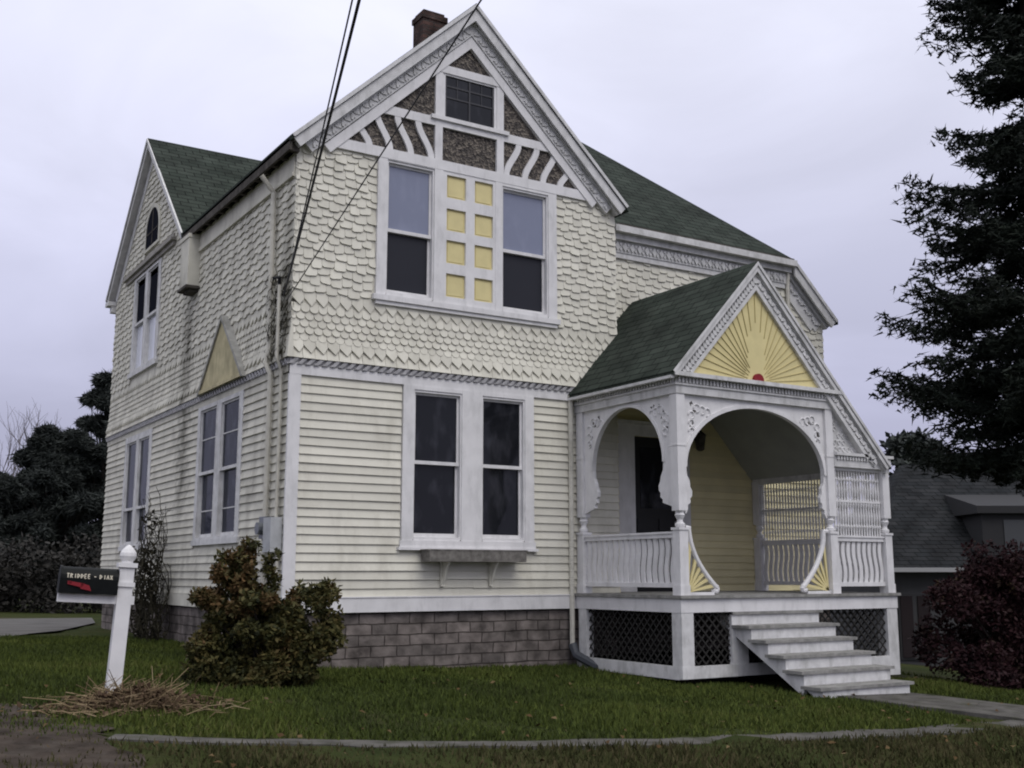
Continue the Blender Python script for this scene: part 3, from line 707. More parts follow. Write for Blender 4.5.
SB, ST = -.62, -.003
mb = MB(); skirt(mb, PQL, -2.05, -.26, SB, ST, .03); pp(mb, 'lattice_skirt', M_lat)
mb = MB(); skirt(mb, PQF, 4.26, 4.87, SB, ST, .03); pp(mb, 'lattice_skirt', M_lat)
mb = MB(); skirt(mb, PQF, 5.13, 7.66, SB, ST, .03); pp(mb, 'lattice_skirt', M_lat)
mb = MB(); skirt(mb, PQR, -2.05, .3, SB, ST, 0); pp(mb, 'lattice_skirt', M_lat)
for q in ((4.075, 4.26, -2.175, -2.0, SB, 0), (4.075, 4.19, -.27, -.10, SB, 0), (4.87, 5.13, -2.165, -2.10, SB, 0), (7.66, 7.86, -2.17, -2.0, SB - .25, 0), (7.76, 7.86, .2, .36, SB - .25, 0)):
    mb = MB(); mb.box(*q); pp(mb, 'skirt_post', M_whiteW)
mb = MB(); mb.box(4.07, 4.12, -2.12, -.06, SB - .15, SB); pp(mb, 'skirt_board', M_whiteW)
mb = MB(); mb.box(4.07, 7.66, -2.18, -2.12, SB - .14, SB); pp(mb, 'skirt_board', M_whiteW)
mb = MB(); mb.box(4.3, 7.7, -1.9, -.1, -1.6, -.62); pp(mb, 'crawl_space_shade', M_black)  # black block stands in for the shade under the deck

def post(cx, cy, ztop, name='porch_post'):
    mb = MB(); h = .066
    mb.box(cx - h - .008, cx + h + .008, cy - h - .008, cy + h + .008, DZ, DZ + .12); mb.box(cx - h, cx + h, cy - h, cy + h, DZ + .12, .97)
    mb.box(cx - h - .012, cx + h + .012, cy - h - .012, cy + h + .012, .97, 1.0)
    mb.lathe(cx, cy, [(1.0, .05), (1.02, .062), (1.045, .062), (1.06, .04), (1.09, .034), (1.12, .05), (1.15, .064), (1.17, .05), (1.2, .06)], 14)
    mb.box(cx - h, cx + h, cy - h, cy + h, 1.2, ztop)
    mb.box(cx - h - .006, cx + h + .006, cy - h - .006, cy + h + .006, 1.98, 2.0)
    pp(mb, name)
post(4.165, -2.085, 2.62); post(4.165, -.11, 2.62); post(6.735, -2.085, 2.62); post(7.80, -2.085, 1.86); post(7.80, .30, 1.86)

def arch(P, c, hw, a, b, zc, ztop, bulge, m=M_white):
    """spandrel panels with a horseshoe opening; hw = half width between posts"""
    for sg in (-1, 1):
        prof = [(a * math.sin(w), zc + b * math.cos(w)) for w in [math.pi / 2 * i / 14 for i in range(15)]]
        prof += [(a - .01, zc - .10), (a - .05, zc - .17), (bulge + .03, zc - .24), (bulge, zc - .29), (bulge + .005, zc - .35), (bulge + .035, zc - .38), (bulge + .03, zc - .43), (bulge + .075, zc - .46), (bulge + .07, zc - .50), (hw - .02, zc - .56), (hw, zc - .56)]
        mb = MB(); pr = [(c + sg * x, z) for x, z in prof]
        n = 15
        for i in range(n - 1): mb.pprism(P, [pr[i], pr[i + 1], (pr[i + 1][0], ztop), (pr[i][0], ztop)], -.025, .025)
        zz = zc
        mb.pprism(P, [(c + sg * a, zz), (c + sg * hw, zz), (c + sg * hw, ztop), (c + sg * a, ztop)], -.025, .025)
        for i in range(n - 1, len(pr) - 1): mb.pprism(P, [pr[i], pr[i + 1], (c + sg * hw, pr[i + 1][1]), (c + sg * hw, pr[i][1])], -.025, .025)
        # moulded rim of the opening
        for i in range(n - 1):
            (x0, z0), (x1, z1) = prof[i], prof[i + 1]
            f = 1.045
            mb.pprism(P, [(c + sg * x0, z0), (c + sg * x1, z1), (c + sg * x1 * f, zc + (z1 - zc) * 1.06), (c + sg * x0 * f, zc + (z0 - zc) * 1.06)], .025, .042)
        # pierced scroll carving in the corner
        cx, cz = c + sg * (hw - .17), ztop - .16
        for k in range(3):
            q = [(cx - sg * (.05 + .085 * k) + sg * .05 * math.cos(t), cz - .02 * k + .05 * math.sin(t)) for t in [i * .55 for i in range(10)]]
            mb.tube([P(u, v, .03) for u, v in q], .012, 5)
        for k in range(3):
            q = [(cx + sg * .04 + sg * .045 * math.cos(t), cz - .09 - .10 * k + .045 * math.sin(t)) for t in [i * .55 for i in range(10)]]
            mb.tube([P(u, v, .03) for u, v in q], .012, 5)
        panel = pp(mb, 'arch_panel', m)
        for k in range(7):
            u = cx - sg * rnd.uniform(-.06, .26); v = cz + rnd.uniform(-.07, .07) if k < 4 else 0
            if k >= 4: u = cx + sg * rnd.uniform(-.02, .08); v = cz - rnd.uniform(.08, .32)
            w = rnd.uniform(0, 3); r = rnd.uniform(.016, .03); mb = MB()
            mb.pprism(P, [(u + r * math.cos(w), v + r * math.sin(w)), (u + r * .8 * math.cos(w + 2), v + r * .8 * math.sin(w + 2)), (u + r * 1.5 * math.cos(w + 4), v + r * 1.5 * math.sin(w + 4))], .02, .0275)
            mb.build('hole_shade', M_soffit, panel)  # dark chip on the panel face, coloured like the shade in a cut-out
arch(PQF, 5.45, 1.22, 1.185, .80, 1.73, 2.62, 1.10)
arch(PQL, -1.10, .92, .73, .76, 1.81, 2.62, .63)

# entablature with dentils
mb = MB(); mb.box(4.085, 6.84, -2.165, -2.02, 2.62, 2.72); mb.box(4.085, 4.23, -2.02, -.02, 2.62, 2.72)
mb.box(4.06, 6.86, -2.185, -2.02, 2.72, 2.745); mb.box(4.06, 4.23, -2.02, -.02, 2.72, 2.745)
mb.box(4.09, 6.84, -2.16, -2.02, 2.745, 2.82); mb.box(4.09, 4.23, -2.02, -.02, 2.745, 2.82)
mb.box(4.0, 6.90, -2.26, -2.02, 2.82, 2.87); mb.box(4.0, 4.23, -2.02, -.02, 2.82, 2.87)
x = 4.11
while x < 6.8: mb.box(x, x + .028, -2.195, -2.16, 2.75, 2.815); x += .056
y = -2.12
while y < -.05: mb.box(4.055, 4.09, y, y + .028, 2.75, 2.815); y += .056
pp(mb, 'entablature', M_whiteW)
mb = MB(); mb.box(6.80, 7.88, -2.165, -2.02, 1.86, 1.95); mb.box(6.80, 7.92, -2.21, -2.02, 2.01, 2.05); mb.box(6.80, 7.88, -2.16, -2.02, 1.95, 2.01); mb.box(7.735, 7.88, -2.02, .35, 1.86, 2.03)
x = 6.84
while x < 7.86: mb.box(x, x + .028, -2.19, -2.16, 1.955, 2.005); x += .056
pp(mb, 'entablature', M_whiteW)

# rails and balusters
def wavy(P, a, z0, z1, w=.026, o=.011, amp=.018):
    mb = MB(); n = 8
    for i in range(n):
        za, zb = z0 + (z1 - z0) * i / n, z0 + (z1 - z0) * (i + 1) / n
        fa, fb = amp * math.sin(2 * math.pi * i / n), amp * math.sin(2 * math.pi * (i + 1) / n)
        mb.pprism(P, [(a - w + fa, za), (a + w + fa, za), (a + w + fb, zb), (a - w + fb, zb)], -o, o)
    return pp(mb, 'baluster')
def railing(P, a0, a1, n):
    mb = MB(); mb.pbox(P, a0, a1, .88, .93, -.035, .035); mb.pbox(P, a0, a1, .93, .955, -.05, .05); pp(mb, 'top_rail')
    mb = MB(); mb.pbox(P, a0, a1, .29, .345, -.03, .03); pp(mb, 'bottom_rail')
    for k in range(n): wavy(P, a0 + (a1 - a0) * (k + .5) / n, .345, .88, w=(a1 - a0) / n * .32)
railing(PQL, -2.01, -.18, 16); railing(PQF, 6.81, 7.73, 9); railing(PQR, -2.01, .23, 22)
def spindles(P, a0, a1, n, z0, z1):
    mb = MB(); mb.pbox(P, a0, a1, z1 - .04, z1, -.025, .025); pp(mb, 'screen_rail')
    mb = MB(); mb.pbox(P, a0, a1, (z0 + z1) / 2 - .012, (z0 + z1) / 2 + .012, -.018, .018); pp(mb, 'screen_rail')
    for k in range(n):
        a = a0 + (a1 - a0) * (k + .5) / n; x, y, _ = P(a, 0, 0); h = z1 - .04 - z0; mb = MB()
        pr = [(0, .011), (.1, .011), (.14, .02), (.18, .011), (.3, .017), (.42, .011), (.48, .019), (.52, .019), (.58, .011), (.7, .017), (.82, .011), (.86, .02), (.9, .011), (1, .011)]
        mb.lathe(x, y, [(z0 + h * t, r) for t, r in pr], 6); pp(mb, 'spindle')
spindles(PQF, 6.81, 7.73, 18, .955, 1.86); spindles(PQR, -2.01, .23, 38, .955, 1.86)
# yellow fan bracket inside the right screen
# sunburst brackets beside the steps
def fan(x0, sg):
    n = 10; arcv = []
    for i in range(n + 1):
        t = i / n
        arcv.append((x0 + sg * (.06 + .40 * t ** 1.7), 1.0 - .70 * t ** .85))
    end = arcv[-1]
    curl = [(end[0] + sg * .03 * math.sin(w) , end[1] - .03 + .03 * math.cos(w)) for w in (0.6, 1.5, 2.4, 3.1, 3.9, 4.7)]
    mb = MB(); mb.tube([PQF(x, z, 0) for x, z in [(x0, 1.0)] + arcv + curl], .034, 8)
    mb.pbox(PQF, min(x0, x0 + sg * .42), max(x0, x0 + sg * .42), DZ, DZ + .035, -.03, .03)
    br = pp(mb, 'sunburst_bracket', M_white)
    mb = MB()
    for k in range(6):
        w = R(10 + 15 * k); c, s_ = math.cos(w), math.sin(w)
        # length until the curved rail
        L = .72
        for q in range(1, 40):
            d = q * .02; zz = DZ + .04 + d * s_; xx = d * c
            t = 0
            if zz > .30: t = ((1.0 - zz) / .70) ** (1 / .85) if zz < 1 else 0
            lim = .06 + .40 * (t if zz > .3 else 1) ** 1.7
            if xx > lim - .02 or zz > .96: L = d; break
        px_, pz_ = x0 + sg * .02, DZ + .04; w0, w1 = .008, .022
        nx, nz = -s_, c
        pts = [(px_ + sg * nx * w0, pz_ + nz * w0), (px_ - sg * nx * w0, pz_ - nz * w0), (px_ + sg * (c * L - nx * w1), pz_ + s_ * L - nz * w1), (px_ + sg * (c * L + nx * w1), pz_ + s_ * L + nz * w1)]
        mb.pprism(PQF, pts, -.012, .012)
    mb.build('yellow_ray', M_yellow, porch)
fan(4.235, 1); fan(6.665, -1)

# porch roof
PRX, PRZ, PS_ = 5.44, 4.45, 1.075
Xl, Xr, YF = 3.97, 7.80, -2.26
zl, zr = PRZ - PS_ * (PRX - Xl), PRZ - PS_ * (Xr - PRX)
mb = MB(); mb.slab([(Xl, YF, zl), (PRX, YF, PRZ), (PRX, .42, PRZ), (Xl, .42, zl)], .05)
mb.slab([(PRX, YF, PRZ), (Xr, YF, zr), (Xr, .42, zr), (PRX, .42, PRZ)], .05)
mb.build('porch_roof', M_roof, house)
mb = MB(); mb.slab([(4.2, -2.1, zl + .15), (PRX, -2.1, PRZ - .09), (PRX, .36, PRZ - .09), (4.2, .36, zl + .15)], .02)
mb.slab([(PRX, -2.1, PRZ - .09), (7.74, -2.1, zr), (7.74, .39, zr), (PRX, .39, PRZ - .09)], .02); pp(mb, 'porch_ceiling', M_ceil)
PG = lambda s, z, o: (s, -2.16 - o, z)
pa = (PRX, PRZ - .005); fl = (Xl, zl); fr = (Xr, zr)
mb = MB(); mc = MB()
for ft in (fl, fr):
    rake(mb, PG, pa, ft, .0, .035, .085, .105); rake(mb, PG, pa, ft, .04, .09, .065, .088); rake(mb, PG, pa, ft, .05, .075, -.05, .07); rake(mb, PG, pa, ft, .075, .10, -.05, .055)
    k = .08 if ft is fl else .10
    cf = (ft[0] + k, ft[1] + k * PS_) if ft is fl else (ft[0] - k, ft[1] + k * PS_)
    rake(mc, PG, pa, cf, .10, .205, -.05, .03)
    k = .16 if ft is fl else .22
    cf2 = (ft[0] + k, ft[1] + k * PS_) if ft is fl else (ft[0] - k, ft[1] + k * PS_)
    rake(mb, PG, pa, cf2, .205, .255, -.05, .05)
    carve(mc, PG, pa, cf, .152, .028, .062, .075, .2, .03, 1 if ft is fl else 0)
mb.box(Xl - .01, Xl + .05, -2.22, -.02, zl - .085, zl - .05)
mb.box(Xr - .06, Xr, -2.22, .38, zr - .10, zr - .05)
mb.build('rake_board', M_whiteW, porch); mc.build('carved_frieze', M_whiteW, porch)
# sunburst pediment
pb = 2.865; th = PS_
inner = lambda z: (PRZ - .255 * math.sqrt(1 + PS_ ** 2) - z) / PS_ + .02
hwp = inner(pb); apz = pb + hwp * PS_
mb = MB(); mb.pprism(PG, [(PRX - hwp - .06, pb), (PRX + hwp + .06, pb), (PRX, apz + .06 * PS_)], -.04, .005)
ped = mb.build('pediment', M_yellow, porch)
mb = MB()
for k in range(1, 26):
    w = math.pi * k / 26; c, s_ = math.cos(w), math.sin(w)
    # ray length to the slanted sides
    L = hwp * PS_ / (s_ + PS_ * abs(c)); L0 = .17 + .06 * (k % 2) + .55 * math.exp(-((k - 13) / 3.2) ** 2)
    nx, nz = -s_, c; w0, w1 = .0015, .0038
    q0 = (PRX + c * L0, pb + s_ * L0); q1 = (PRX + c * L, pb + s_ * L)
    if L - L0 > .05: mb.pprism(PG, [(q0[0] + nx * w0, q0[1] + nz * w0), (q0[0] - nx * w0, q0[1] - nz * w0), (q1[0] - nx * w1, q1[1] - nz * w1), (q1[0] + nx * w1, q1[1] + nz * w1)], .005, .015)
mb.build('sun_ray', mat('dull_yellow_ray', (.40, .335, .16), .8, .1, .15, 8), porch)
mb = MB(); mb.pprism(PG, [(PRX - .085, pb)] + [(PRX - .085 * math.cos(math.pi * j / 10), pb + .025 + .085 * math.sin(math.pi * j / 10)) for j in range(11)] + [(PRX + .085, pb)], .0, .045)
mb.build('sun_disc', M_red, porch)
# carved spandrel under the low end of the roof
mb = MB(); 
mb.pprism(PQF, [(6.80, 2.05), (7.42, 2.05), (6.80, 2.05 + .62 * PS_)], -.03, .03)
for k in range(7):
    for j in range(6 - k):
        x, z = 6.86 + .085 * j, 2.10 + .09 * k
        if rnd.random() < .85: mb.tube([PQF(x + .028 * math.cos(t), z + .028 * math.sin(t), .035) for t in [i * .7 for i in range(8)]], .010, 5)
sp_ = pp(mb, 'carved_spandrel', M_whiteW)

# steps
mt = []; yN = lambda k: -2.19 - .27 * (k - 1); zN = lambda k: .0 - .157 * (k - 1)
mb = MB()
for k in range(1, 7): mb.box(5.5, 5.75, yN(k) + .06, yN(k) + .32, max(zN(k) - .34, -1.05), zN(k) - .04)
steps = mb.build('front_steps', M_whiteW, house)
for xx in (4.93, 6.33):
    mb = MB(); Pst = lambda s, z, o, xx=xx: (xx + o, s, z)
    for k in range(1, 7): mb.pprism(Pst, [(yN(k) + .03, zN(k) - .036), (yN(k) + .03, zN(k) - .29 if k < 6 else zN(k) - .19), (yN(k) + .30, zN(k) - .03 if k == 6 else zN(k) - .29 + .157), (yN(k) + .30, zN(k) - .036)], 0, .04)
    mb.build('stringer', M_whiteW, steps)
for k in range(1, 7):
    mb = MB(); mb.box(4.87, 6.42, yN(k), yN(k) + .30, zN(k) - .034, zN(k)); mb.build('tread', M_tread, steps)
    mb = MB(); mb.box(4.972, 6.328, yN(k) + .03, yN(k) + .05, zN(k) - .157, zN(k) - .036); mb.build('riser', M_whiteW, steps)

# ------------------------------------------------------------------ things fixed to the house
mb = MB(); mb.box(1.74, 3.14, -.28, -.06, .60, .735); mb.box(1.72, 3.16, -.285, -.055, .735, .75)
fb = mb.build('flower_box', M_wood); tag(fb, 'empty weathered grey wooden flower box under the lower front windows', 'flower box')
for xx in (2.02, 2.72):
    mb = MB(); mb.box(xx, xx + .05, -.07, -.03, .30, .60); mb.pprism(lambda s, z, o, xx=xx: (xx + o, -s, z), [(.07, .32), (.11, .40), (.17, .52), (.24, .60), (.07, .60)], .012, .038)
    mb.build('bracket', M_cream, fb)
em = empty('electric_meter', (-.05, .2, .6), 'grey electric meter box with conduit pipe on the side wall by the corner', 'meter')
mb = MB(); mb.box(-.17, -.03, .03, .28, .70, 1.10); mb.build('meter_box', M_metal, em)
mb = MB(); mb.tube([(-.14, .42, .98), (-.20, .42, .98)], .075, 12); mb.box(-.14, -.03, .33, .51, .86, 1.12); mb.build('meter_dial', mat('meter_glass', (.12, .13, .14), .3, .5), em)
mb = MB(); mb.tube([(-.06, .16, 1.1), (-.06, .16, 2.84), (-.12, .16, 3.0), (-.12, .16, 3.9)], .022, 8); mb.tube([(-.06, .08, .70), (-.06, .08, -.4)], .02, 8); mb.build('conduit', M_pipe, em)
mb = MB(); mb.tube([(-.12, .16, 3.9), (-.14, .12, 3.98), (-.22, .10, 3.95)], .022, 8); mb.build('weatherhead', M_cable, em)

def wire(pts, r, label):
    mb = MB(); a, b = Vector(pts[0]), Vector(pts[1]); q = []
    for i in range(25):
        t = i / 24; p = a.lerp(b, t); p.z -= pts[2] * 4 * t * (1 - t); q.append(p)
    mb.tube(q, r, 6); o = mb.build('overhead_wire', M_cable); tag(o, label, 'wire', 'overhead wires running from the house corner'); return o
wire([(-.13, -.03, 3.72), (-2.58, -8.2, 4.17), .05], .011, 'thickest overhead cable rising steeply from the house corner')
wire([(-.12, .0, 3.72), (-2.62, -8.15, 4.17), .04], .006, 'thin overhead cable just left of the thickest one')
wire([(-.10, -.05, 3.66), (-1.49, -7.2, 4.00), .0], .006, 'thin overhead cable slanting across the gable to its peak')

# ------------------------------------------------------------------ ground
xs = np.concatenate([np.linspace(-160, -14, 14), np.linspace(-12, 16, 57), np.linspace(18, 180, 14)])
ys = np.concatenate([np.linspace(-60, -14, 8), np.linspace(-13, 12, 51), np.linspace(14, 260, 18)])
mb = MB(); nx_, ny_ = len(xs), len(ys)
gv = [(float(x), float(y), g(x, y) + (.02 * math.sin(x * 2.1 + y) * math.cos(y * 1.7) if abs(x) < 16 and abs(y) < 14 else 0)) for y in ys for x in xs]
mb.add(gv, [(j * nx_ + i, j * nx_ + i + 1, (j + 1) * nx_ + i + 1, (j + 1) * nx_ + i) for j in range(ny_ - 1) for i in range(nx_ - 1)])
gr = mb.build('ground', M_ground, None, False); tag(gr, kind='structure')

def strip(name, pts, w, m, dz, seg=.35, jit=.03):
    mb = MB(); P2 = [Vector(p) for p in pts]; line = []
    for a, b in zip(P2[:-1], P2[1:]):
        n = max(1, int((b - a).length / seg)); line += [a.lerp(b, i / n) for i in range(n)]
    line.append(P2[-1]); L = []
    for i, p in enumerate(line):
        d = (line[min(i + 1, len(line) - 1)] - line[max(i - 1, 0)]).normalized(); nn = Vector((-d.y, d.x))
        ww = w[0] + (w[1] - w[0]) * i / (len(line) - 1)
        for s_ in (-1, 1):
            q = p + nn * s_ * (ww / 2 + rnd.uniform(-jit, jit)); L.append((q.x, q.y, g(q.x, q.y) + dz))
    mb.add(L, [(2 * i, 2 * i + 2, 2 * i + 3, 2 * i + 1) for i in range(len(line) - 1)])
    # sides so the slab has thickness
    n = len(L); lo = [(x, y, z - .12) for x, y, z in L]
    mb.add(L + lo, [(2 * i, n + 2 * i, n + 2 * i + 2, 2 * i + 2) for i in range(len(line) - 1)] + [(2 * i + 1, 2 * i + 3, n + 2 * i + 3, n + 2 * i + 1) for i in range(len(line) - 1)])
    o = mb.build(name, m); tag(o, kind='structure'); return o
WALK = [(-2.75, -4.0), (-2.3, -4.25), (-1.85, -4.47), (-.9, -4.86), (-.01, -5.10), (.97, -5.31), (2.52, -5.5), (4.39, -5.57), (6.5, -5.5)]
strip('sidewalk', WALK, (.24, .36), M_path, .014, .22, .05)
strip('path', [(5.75, -3.35), (5.95, -4.1), (6.2, -4.9), (6.5, -5.9), (7.0, -8), (7.4, -12)], (1.25, 1.3), M_path, .036)
poly = [(-2.3, 5.1), (-1.0, 7.5), (.35, 11.3), (.95, 14.5), (-1.2, 13.3), (-9, 10.5), (-40, 4), (-40, -6), (-9, 1.5)]
bm = bmesh.new(); bm.faces.new([bm.verts.new((x, y, 0)) for x, y in poly])
bmesh.ops.triangulate(bm, faces=bm.faces)
for _ in range(4): bmesh.ops.subdivide_edges(bm, edges=[e_ for e_ in bm.edges if e_.calc_length() > 1.2], cuts=1, use_grid_fill=True); bmesh.ops.triangulate(bm, faces=bm.faces)
for v_ in bm.verts: v_.co.z = g(v_.co.x, v_.co.y) + .025
me = bpy.data.meshes.new('driveway'); bm.normal_update(); bm.to_mesh(me); bm.free(); dv = link('driveway', me, M_drive); tag(dv, kind='structure')

# bare soil at the left
M_soil = mat('bare_brown_soil', (.050, .040, .033), 1, .05, .45, 4, .6, 25, (.09, .08, .07), .6, 2.6)
soil = [(-5.4, -1.3), (-3.5, -1.8), (-3.05, -2.4), (-2.95, -3.0), (-2.7, -3.6), (-2.85, -4.1), (-2.7, -4.8), (-2.95, -5.6), (-3.2, -6.6), (-5.4, -7.0)]
mb = MB(); cx_, cy_ = -4.2, -3.9; N_ = 6; ring = []
for i in range(len(soil)):
    (x0, y0), (x1, y1) = soil[i], soil[(i + 1) % len(soil)]
    for k in range(5): ring.append((x0 + (x1 - x0) * k / 5 + rnd.uniform(-.07, .07), y0 + (y1 - y0) * k / 5 + rnd.uniform(-.07, .07)))
pts = []
for q in range(1, N_ + 1): pts += [(cx_ + (x - cx_) * q / N_, cy_ + (y - cy_) * q / N_) for x, y in ring]
nr = len(ring); gz = lambda x, y: g(x, y) + .02 * math.sin(x * 2.1 + y) * math.cos(y * 1.7)
mb.add([(cx_, cy_, gz(cx_, cy_) + .012)] + [(x, y, gz(x, y) + .012 + rnd.uniform(-.004, .012)) for x, y in pts], [(0, 1 + i, 1 + (i + 1) % nr) for i in range(nr)] + [(1 + q * nr + i, 1 + (q + 1) * nr + i, 1 + (q + 1) * nr + (i + 1) % nr, 1 + q * nr + (i + 1) % nr) for q in range(N_ - 1) for i in range(nr)])
so_ = mb.build('soil', M_soil, None, False); tag(so_, kind='structure')

# grass
rng = np.random.default_rng(3)
def dist_walk(x, y):
    d = np.full_like(x, 9.0); below = np.zeros_like(x, bool)
    for (x0, y0), (x1, y1) in zip(WALK[:-1], WALK[1:]):
        vx, vy = x1 - x0, y1 - y0; t = np.clip(((x - x0) * vx + (y - y0) * vy) / (vx * vx + vy * vy), 0, 1)
        dd = np.hypot(x - x0 - t * vx, y - y0 - t * vy); d = np.minimum(d, dd)
    yl = np.interp(x, [p[0] for p in WALK], [p[1] for p in WALK])
    return d, y < yl
gvec = np.vectorize(g)
def grass(name, n, area, hgt, m, side, label):
    x = rng.uniform(area[0], area[1], n); y = rng.uniform(area[2], area[3], n)
    d, below = dist_walk(x, y); keep = (below if side else ~below)
    keep &= d > rng.uniform(.09, .24, n)
    if not side:
        keep &= ~((x > 0.05) & (x < 4.8) & (y > .02)); keep &= ~((x > 4.12) & (x < 9.4) & (y > -2.1)); keep &= ~((x > 4.97) & (x < 6.3) & (y > -3.5))
        keep &= ~((x > 5.2) & (x < 6.9) & (y < -3.4))
        keep &= (y - 5.1) < (x + 2.3) * 2.1
        # bare under the shrub, thin patches
        keep &= ~((np.hypot(x + .65, y + 1.05) < .6))
        keep &= ~((x < -2.6) & (y < -2.2) & (rng.random(n) < .55))
    else:
        keep &= ~((x > 5.4) & (x < 7.2)); keep &= ~((x < -2.6 + .3 * np.sin(y * 2.3)) & (rng.random(n) < .6)); keep &= rng.random(n) < .75 + .25 * np.sin(x * 2.7 + y)
    pat = np.sin(x * 1.9 + 1.3 * np.sin(y * 1.1)) * np.cos(y * 2.3 + np.sin(x * 1.7)) + .5 * np.sin(x * 5 + y * 3.7)
    keep &= (pat > -1.05) | (rng.random(n) < .35)
    x, y, pat = x[keep], y[keep], pat[keep]; n = len(x)
    z = gvec(x, y) + .005
    h = hgt * rng.uniform(.5, 1.25, n) * (1 + .22 * pat); th = rng.uniform(0, 2 * np.pi, n); w = rng.uniform(.006, .012, n)
    lean = rng.uniform(.1, .75, n) * h; la = rng.uniform(0, 2 * np.pi, n)
    V = np.zeros((n, 3, 3)); c, s = np.cos(th) * w, np.sin(th) * w
    V[:, 0] = np.stack([x - c, y - s, z], 1); V[:, 1] = np.stack([x + c, y + s, z], 1)
    V[:, 2] = np.stack([x + lean * np.cos(la), y + lean * np.sin(la), z + h], 1)
    o = np_mesh(name, V, 3, m); tag(o, label, 'grass', None, 'stuff')
grass('lawn_grass', 260000, (-5.5, 9.5, -5.8, 5.5), .052, M_grass, False, 'short dark green lawn grass in front of the house')
grass('verge_grass', 90000, (-5.0, 6.5, -8.2, -2.5), .05, M_verge, True, 'patchy brownish verge grass in front of the concrete strip')

# fallen leaves
n = 300; x = rng.uniform(-4.5, 8, n); y = rng.uniform(-7, -.2, n); ok = ~((x > 4) & (y > -2.2)); x, y = x[ok], y[ok]; n = len(x)
z = gvec(x, y) + .055; th = rng.uniform(0, 6.28, n); r = rng.uniform(.016, .036, n); V = np.zeros((n, 4, 3))
for k in range(4):
    V[:, k] = np.stack([x + r * np.cos(th + k * 1.571) * (1 if k % 2 else .6), y + r * np.sin(th + k * 1.571) * (1 if k % 2 else .6), z + rng.uniform(-.012, .02, n)], 1)
lf = np_mesh('fallen_leaves', V, 4, M_leaflit); tag(lf, 'scattered tan fallen leaves on the lawn', 'leaves', None, 'stuff')

# ------------------------------------------------------------------ foliage generators
def leaf_cloud(centers, radii, n, size, flat=.6):
    """random leaf quads in ellipsoid clumps, denser near the surface"""
    out = []
    tot = sum(r[0] * r[1] * r[2] for r in radii) ** 1
    for c, r in zip(centers, radii):
        k = max(4, int(n * (r[0] * r[1] * r[2]) / tot))
        d = rng.normal(size=(k, 3)); d /= np.linalg.norm(d, axis=1)[:, None]
        rad = rng.uniform(.35, 1.05, k) ** .5
        p = np.array(c) + d * rad[:, None] * np.array(r)
        out.append(quads(p, size, flat))
    return np.concatenate(out)
def quads(p, size, flat):
    k = len(p); a = rng.normal(size=(k, 3)); a[:, 2] *= flat; a /= np.linalg.norm(a, axis=1)[:, None]
    b = rng.normal(size=(k, 3)); b[:, 2] *= flat; b -= a * (a * b).sum(1)[:, None]; b /= np.linalg.norm(b, axis=1)[:, None]
    s = size * rng.uniform(.6, 1.3, k)[:, None]; V = np.zeros((k, 4, 3))
    V[:, 0] = p; V[:, 1] = p + a * s * .55 + b * s * .3; V[:, 2] = p + a * s * 1.15; V[:, 3] = p + a * s * .55 - b * s * .3
    return V

def shrub(name, base, clumps, n, size, m, label, cat, stems, stem_mat=M_bark, flat=.8):
    root = empty(name, base, label, cat)
    V = leaf_cloud([c[:3] for c in clumps], [c[3:] for c in clumps], n, size, flat); np_mesh('foliage', V, 4, m, root)
    mb = MB(); bx_, by_, bz_ = base
    for c in clumps[:stems]:
        q = [(bx_ + rnd.uniform(-.12, .12), by_ + rnd.uniform(-.12, .12), bz_ - .05)]
        mid = ((bx_ + c[0]) / 2 + rnd.uniform(-.08, .08), (by_ + c[1]) / 2, (bz_ + c[2]) / 2)
        mb.tube([q[0], mid, (c[0], c[1], c[2] + c[5] * .5)], .022, 5, .006)
    mb.build('stems', stem_mat, root); return root
# front shrub: dense below, rusty on top, with separate upright shoots
cl, top = [], []
def at_(a, d, z, q, zq=1.0): return (-.64 + .848 * a + .53 * d, -1.13 - .53 * a + .848 * d, z, q, q, q * zq)
for k in range(110):
    a = rnd.uniform(-.64, .46); zz = rnd.uniform(-.66, .22) ; q = rnd.uniform(.06, .18)
    if (zz + .7) > 1.05 - 1.5 * max(0, abs(a + .1) - .22) - rnd.uniform(0, .2): continue
    cl.append(at_(a, rnd.uniform(-.42, .42) * (1 - .4 * abs(a)), zz, q, rnd.uniform(.6, .9)))
for k in range(22):
    q = rnd.uniform(.07, .13); top.append(at_(rnd.uniform(-.62, .36), rnd.uniform(-.4, .35), rnd.uniform(.06, .32), q, .7))
for k in range(22):                                        # tall shoots on the left
    a = rnd.uniform(-.48, -.12); t = rnd.random(); q = rnd.uniform(.045, .095) * (1.15 - .4 * t)
    (top if k % 2 else cl).append(at_(a + .1 * (t - .5), rnd.uniform(-.15, .2), .30 + .50 * t, q, 1.3))
for k in range(8):
    t = k / 7; cl.append(at_(.05 + .05 * math.sin(k), .1, .30 + .34 * t, .06, 1.3))
for k in range(30):                                        # lobe on the right
    q = rnd.uniform(.05, .12); t = rnd.random()
    cl.append(at_(rnd.uniform(.46, .84) - .12 * t, rnd.uniform(-.2, .25), -.38 + .72 * t, q, 1.0))
sb_ = shrub('rhododendron_bush', (-.65, -1.1, g(-.65, -1.1)), cl, 34000, .052, M_shrub, 'bushy green shrub with rusty orange top leaves at the front corner of the house', 'shrub', 80)
np_mesh('rusty_foliage', leaf_cloud([c[:3] for c in top], [c[3:] for c in top], 8500, .05, .8), 4, leaf_mat('rusty_shrub_leaves', [(.035, .038, .012), (.065, .052, .018), (.095, .056, .022), (.13, .075, .03)], nscale=4), sb_)

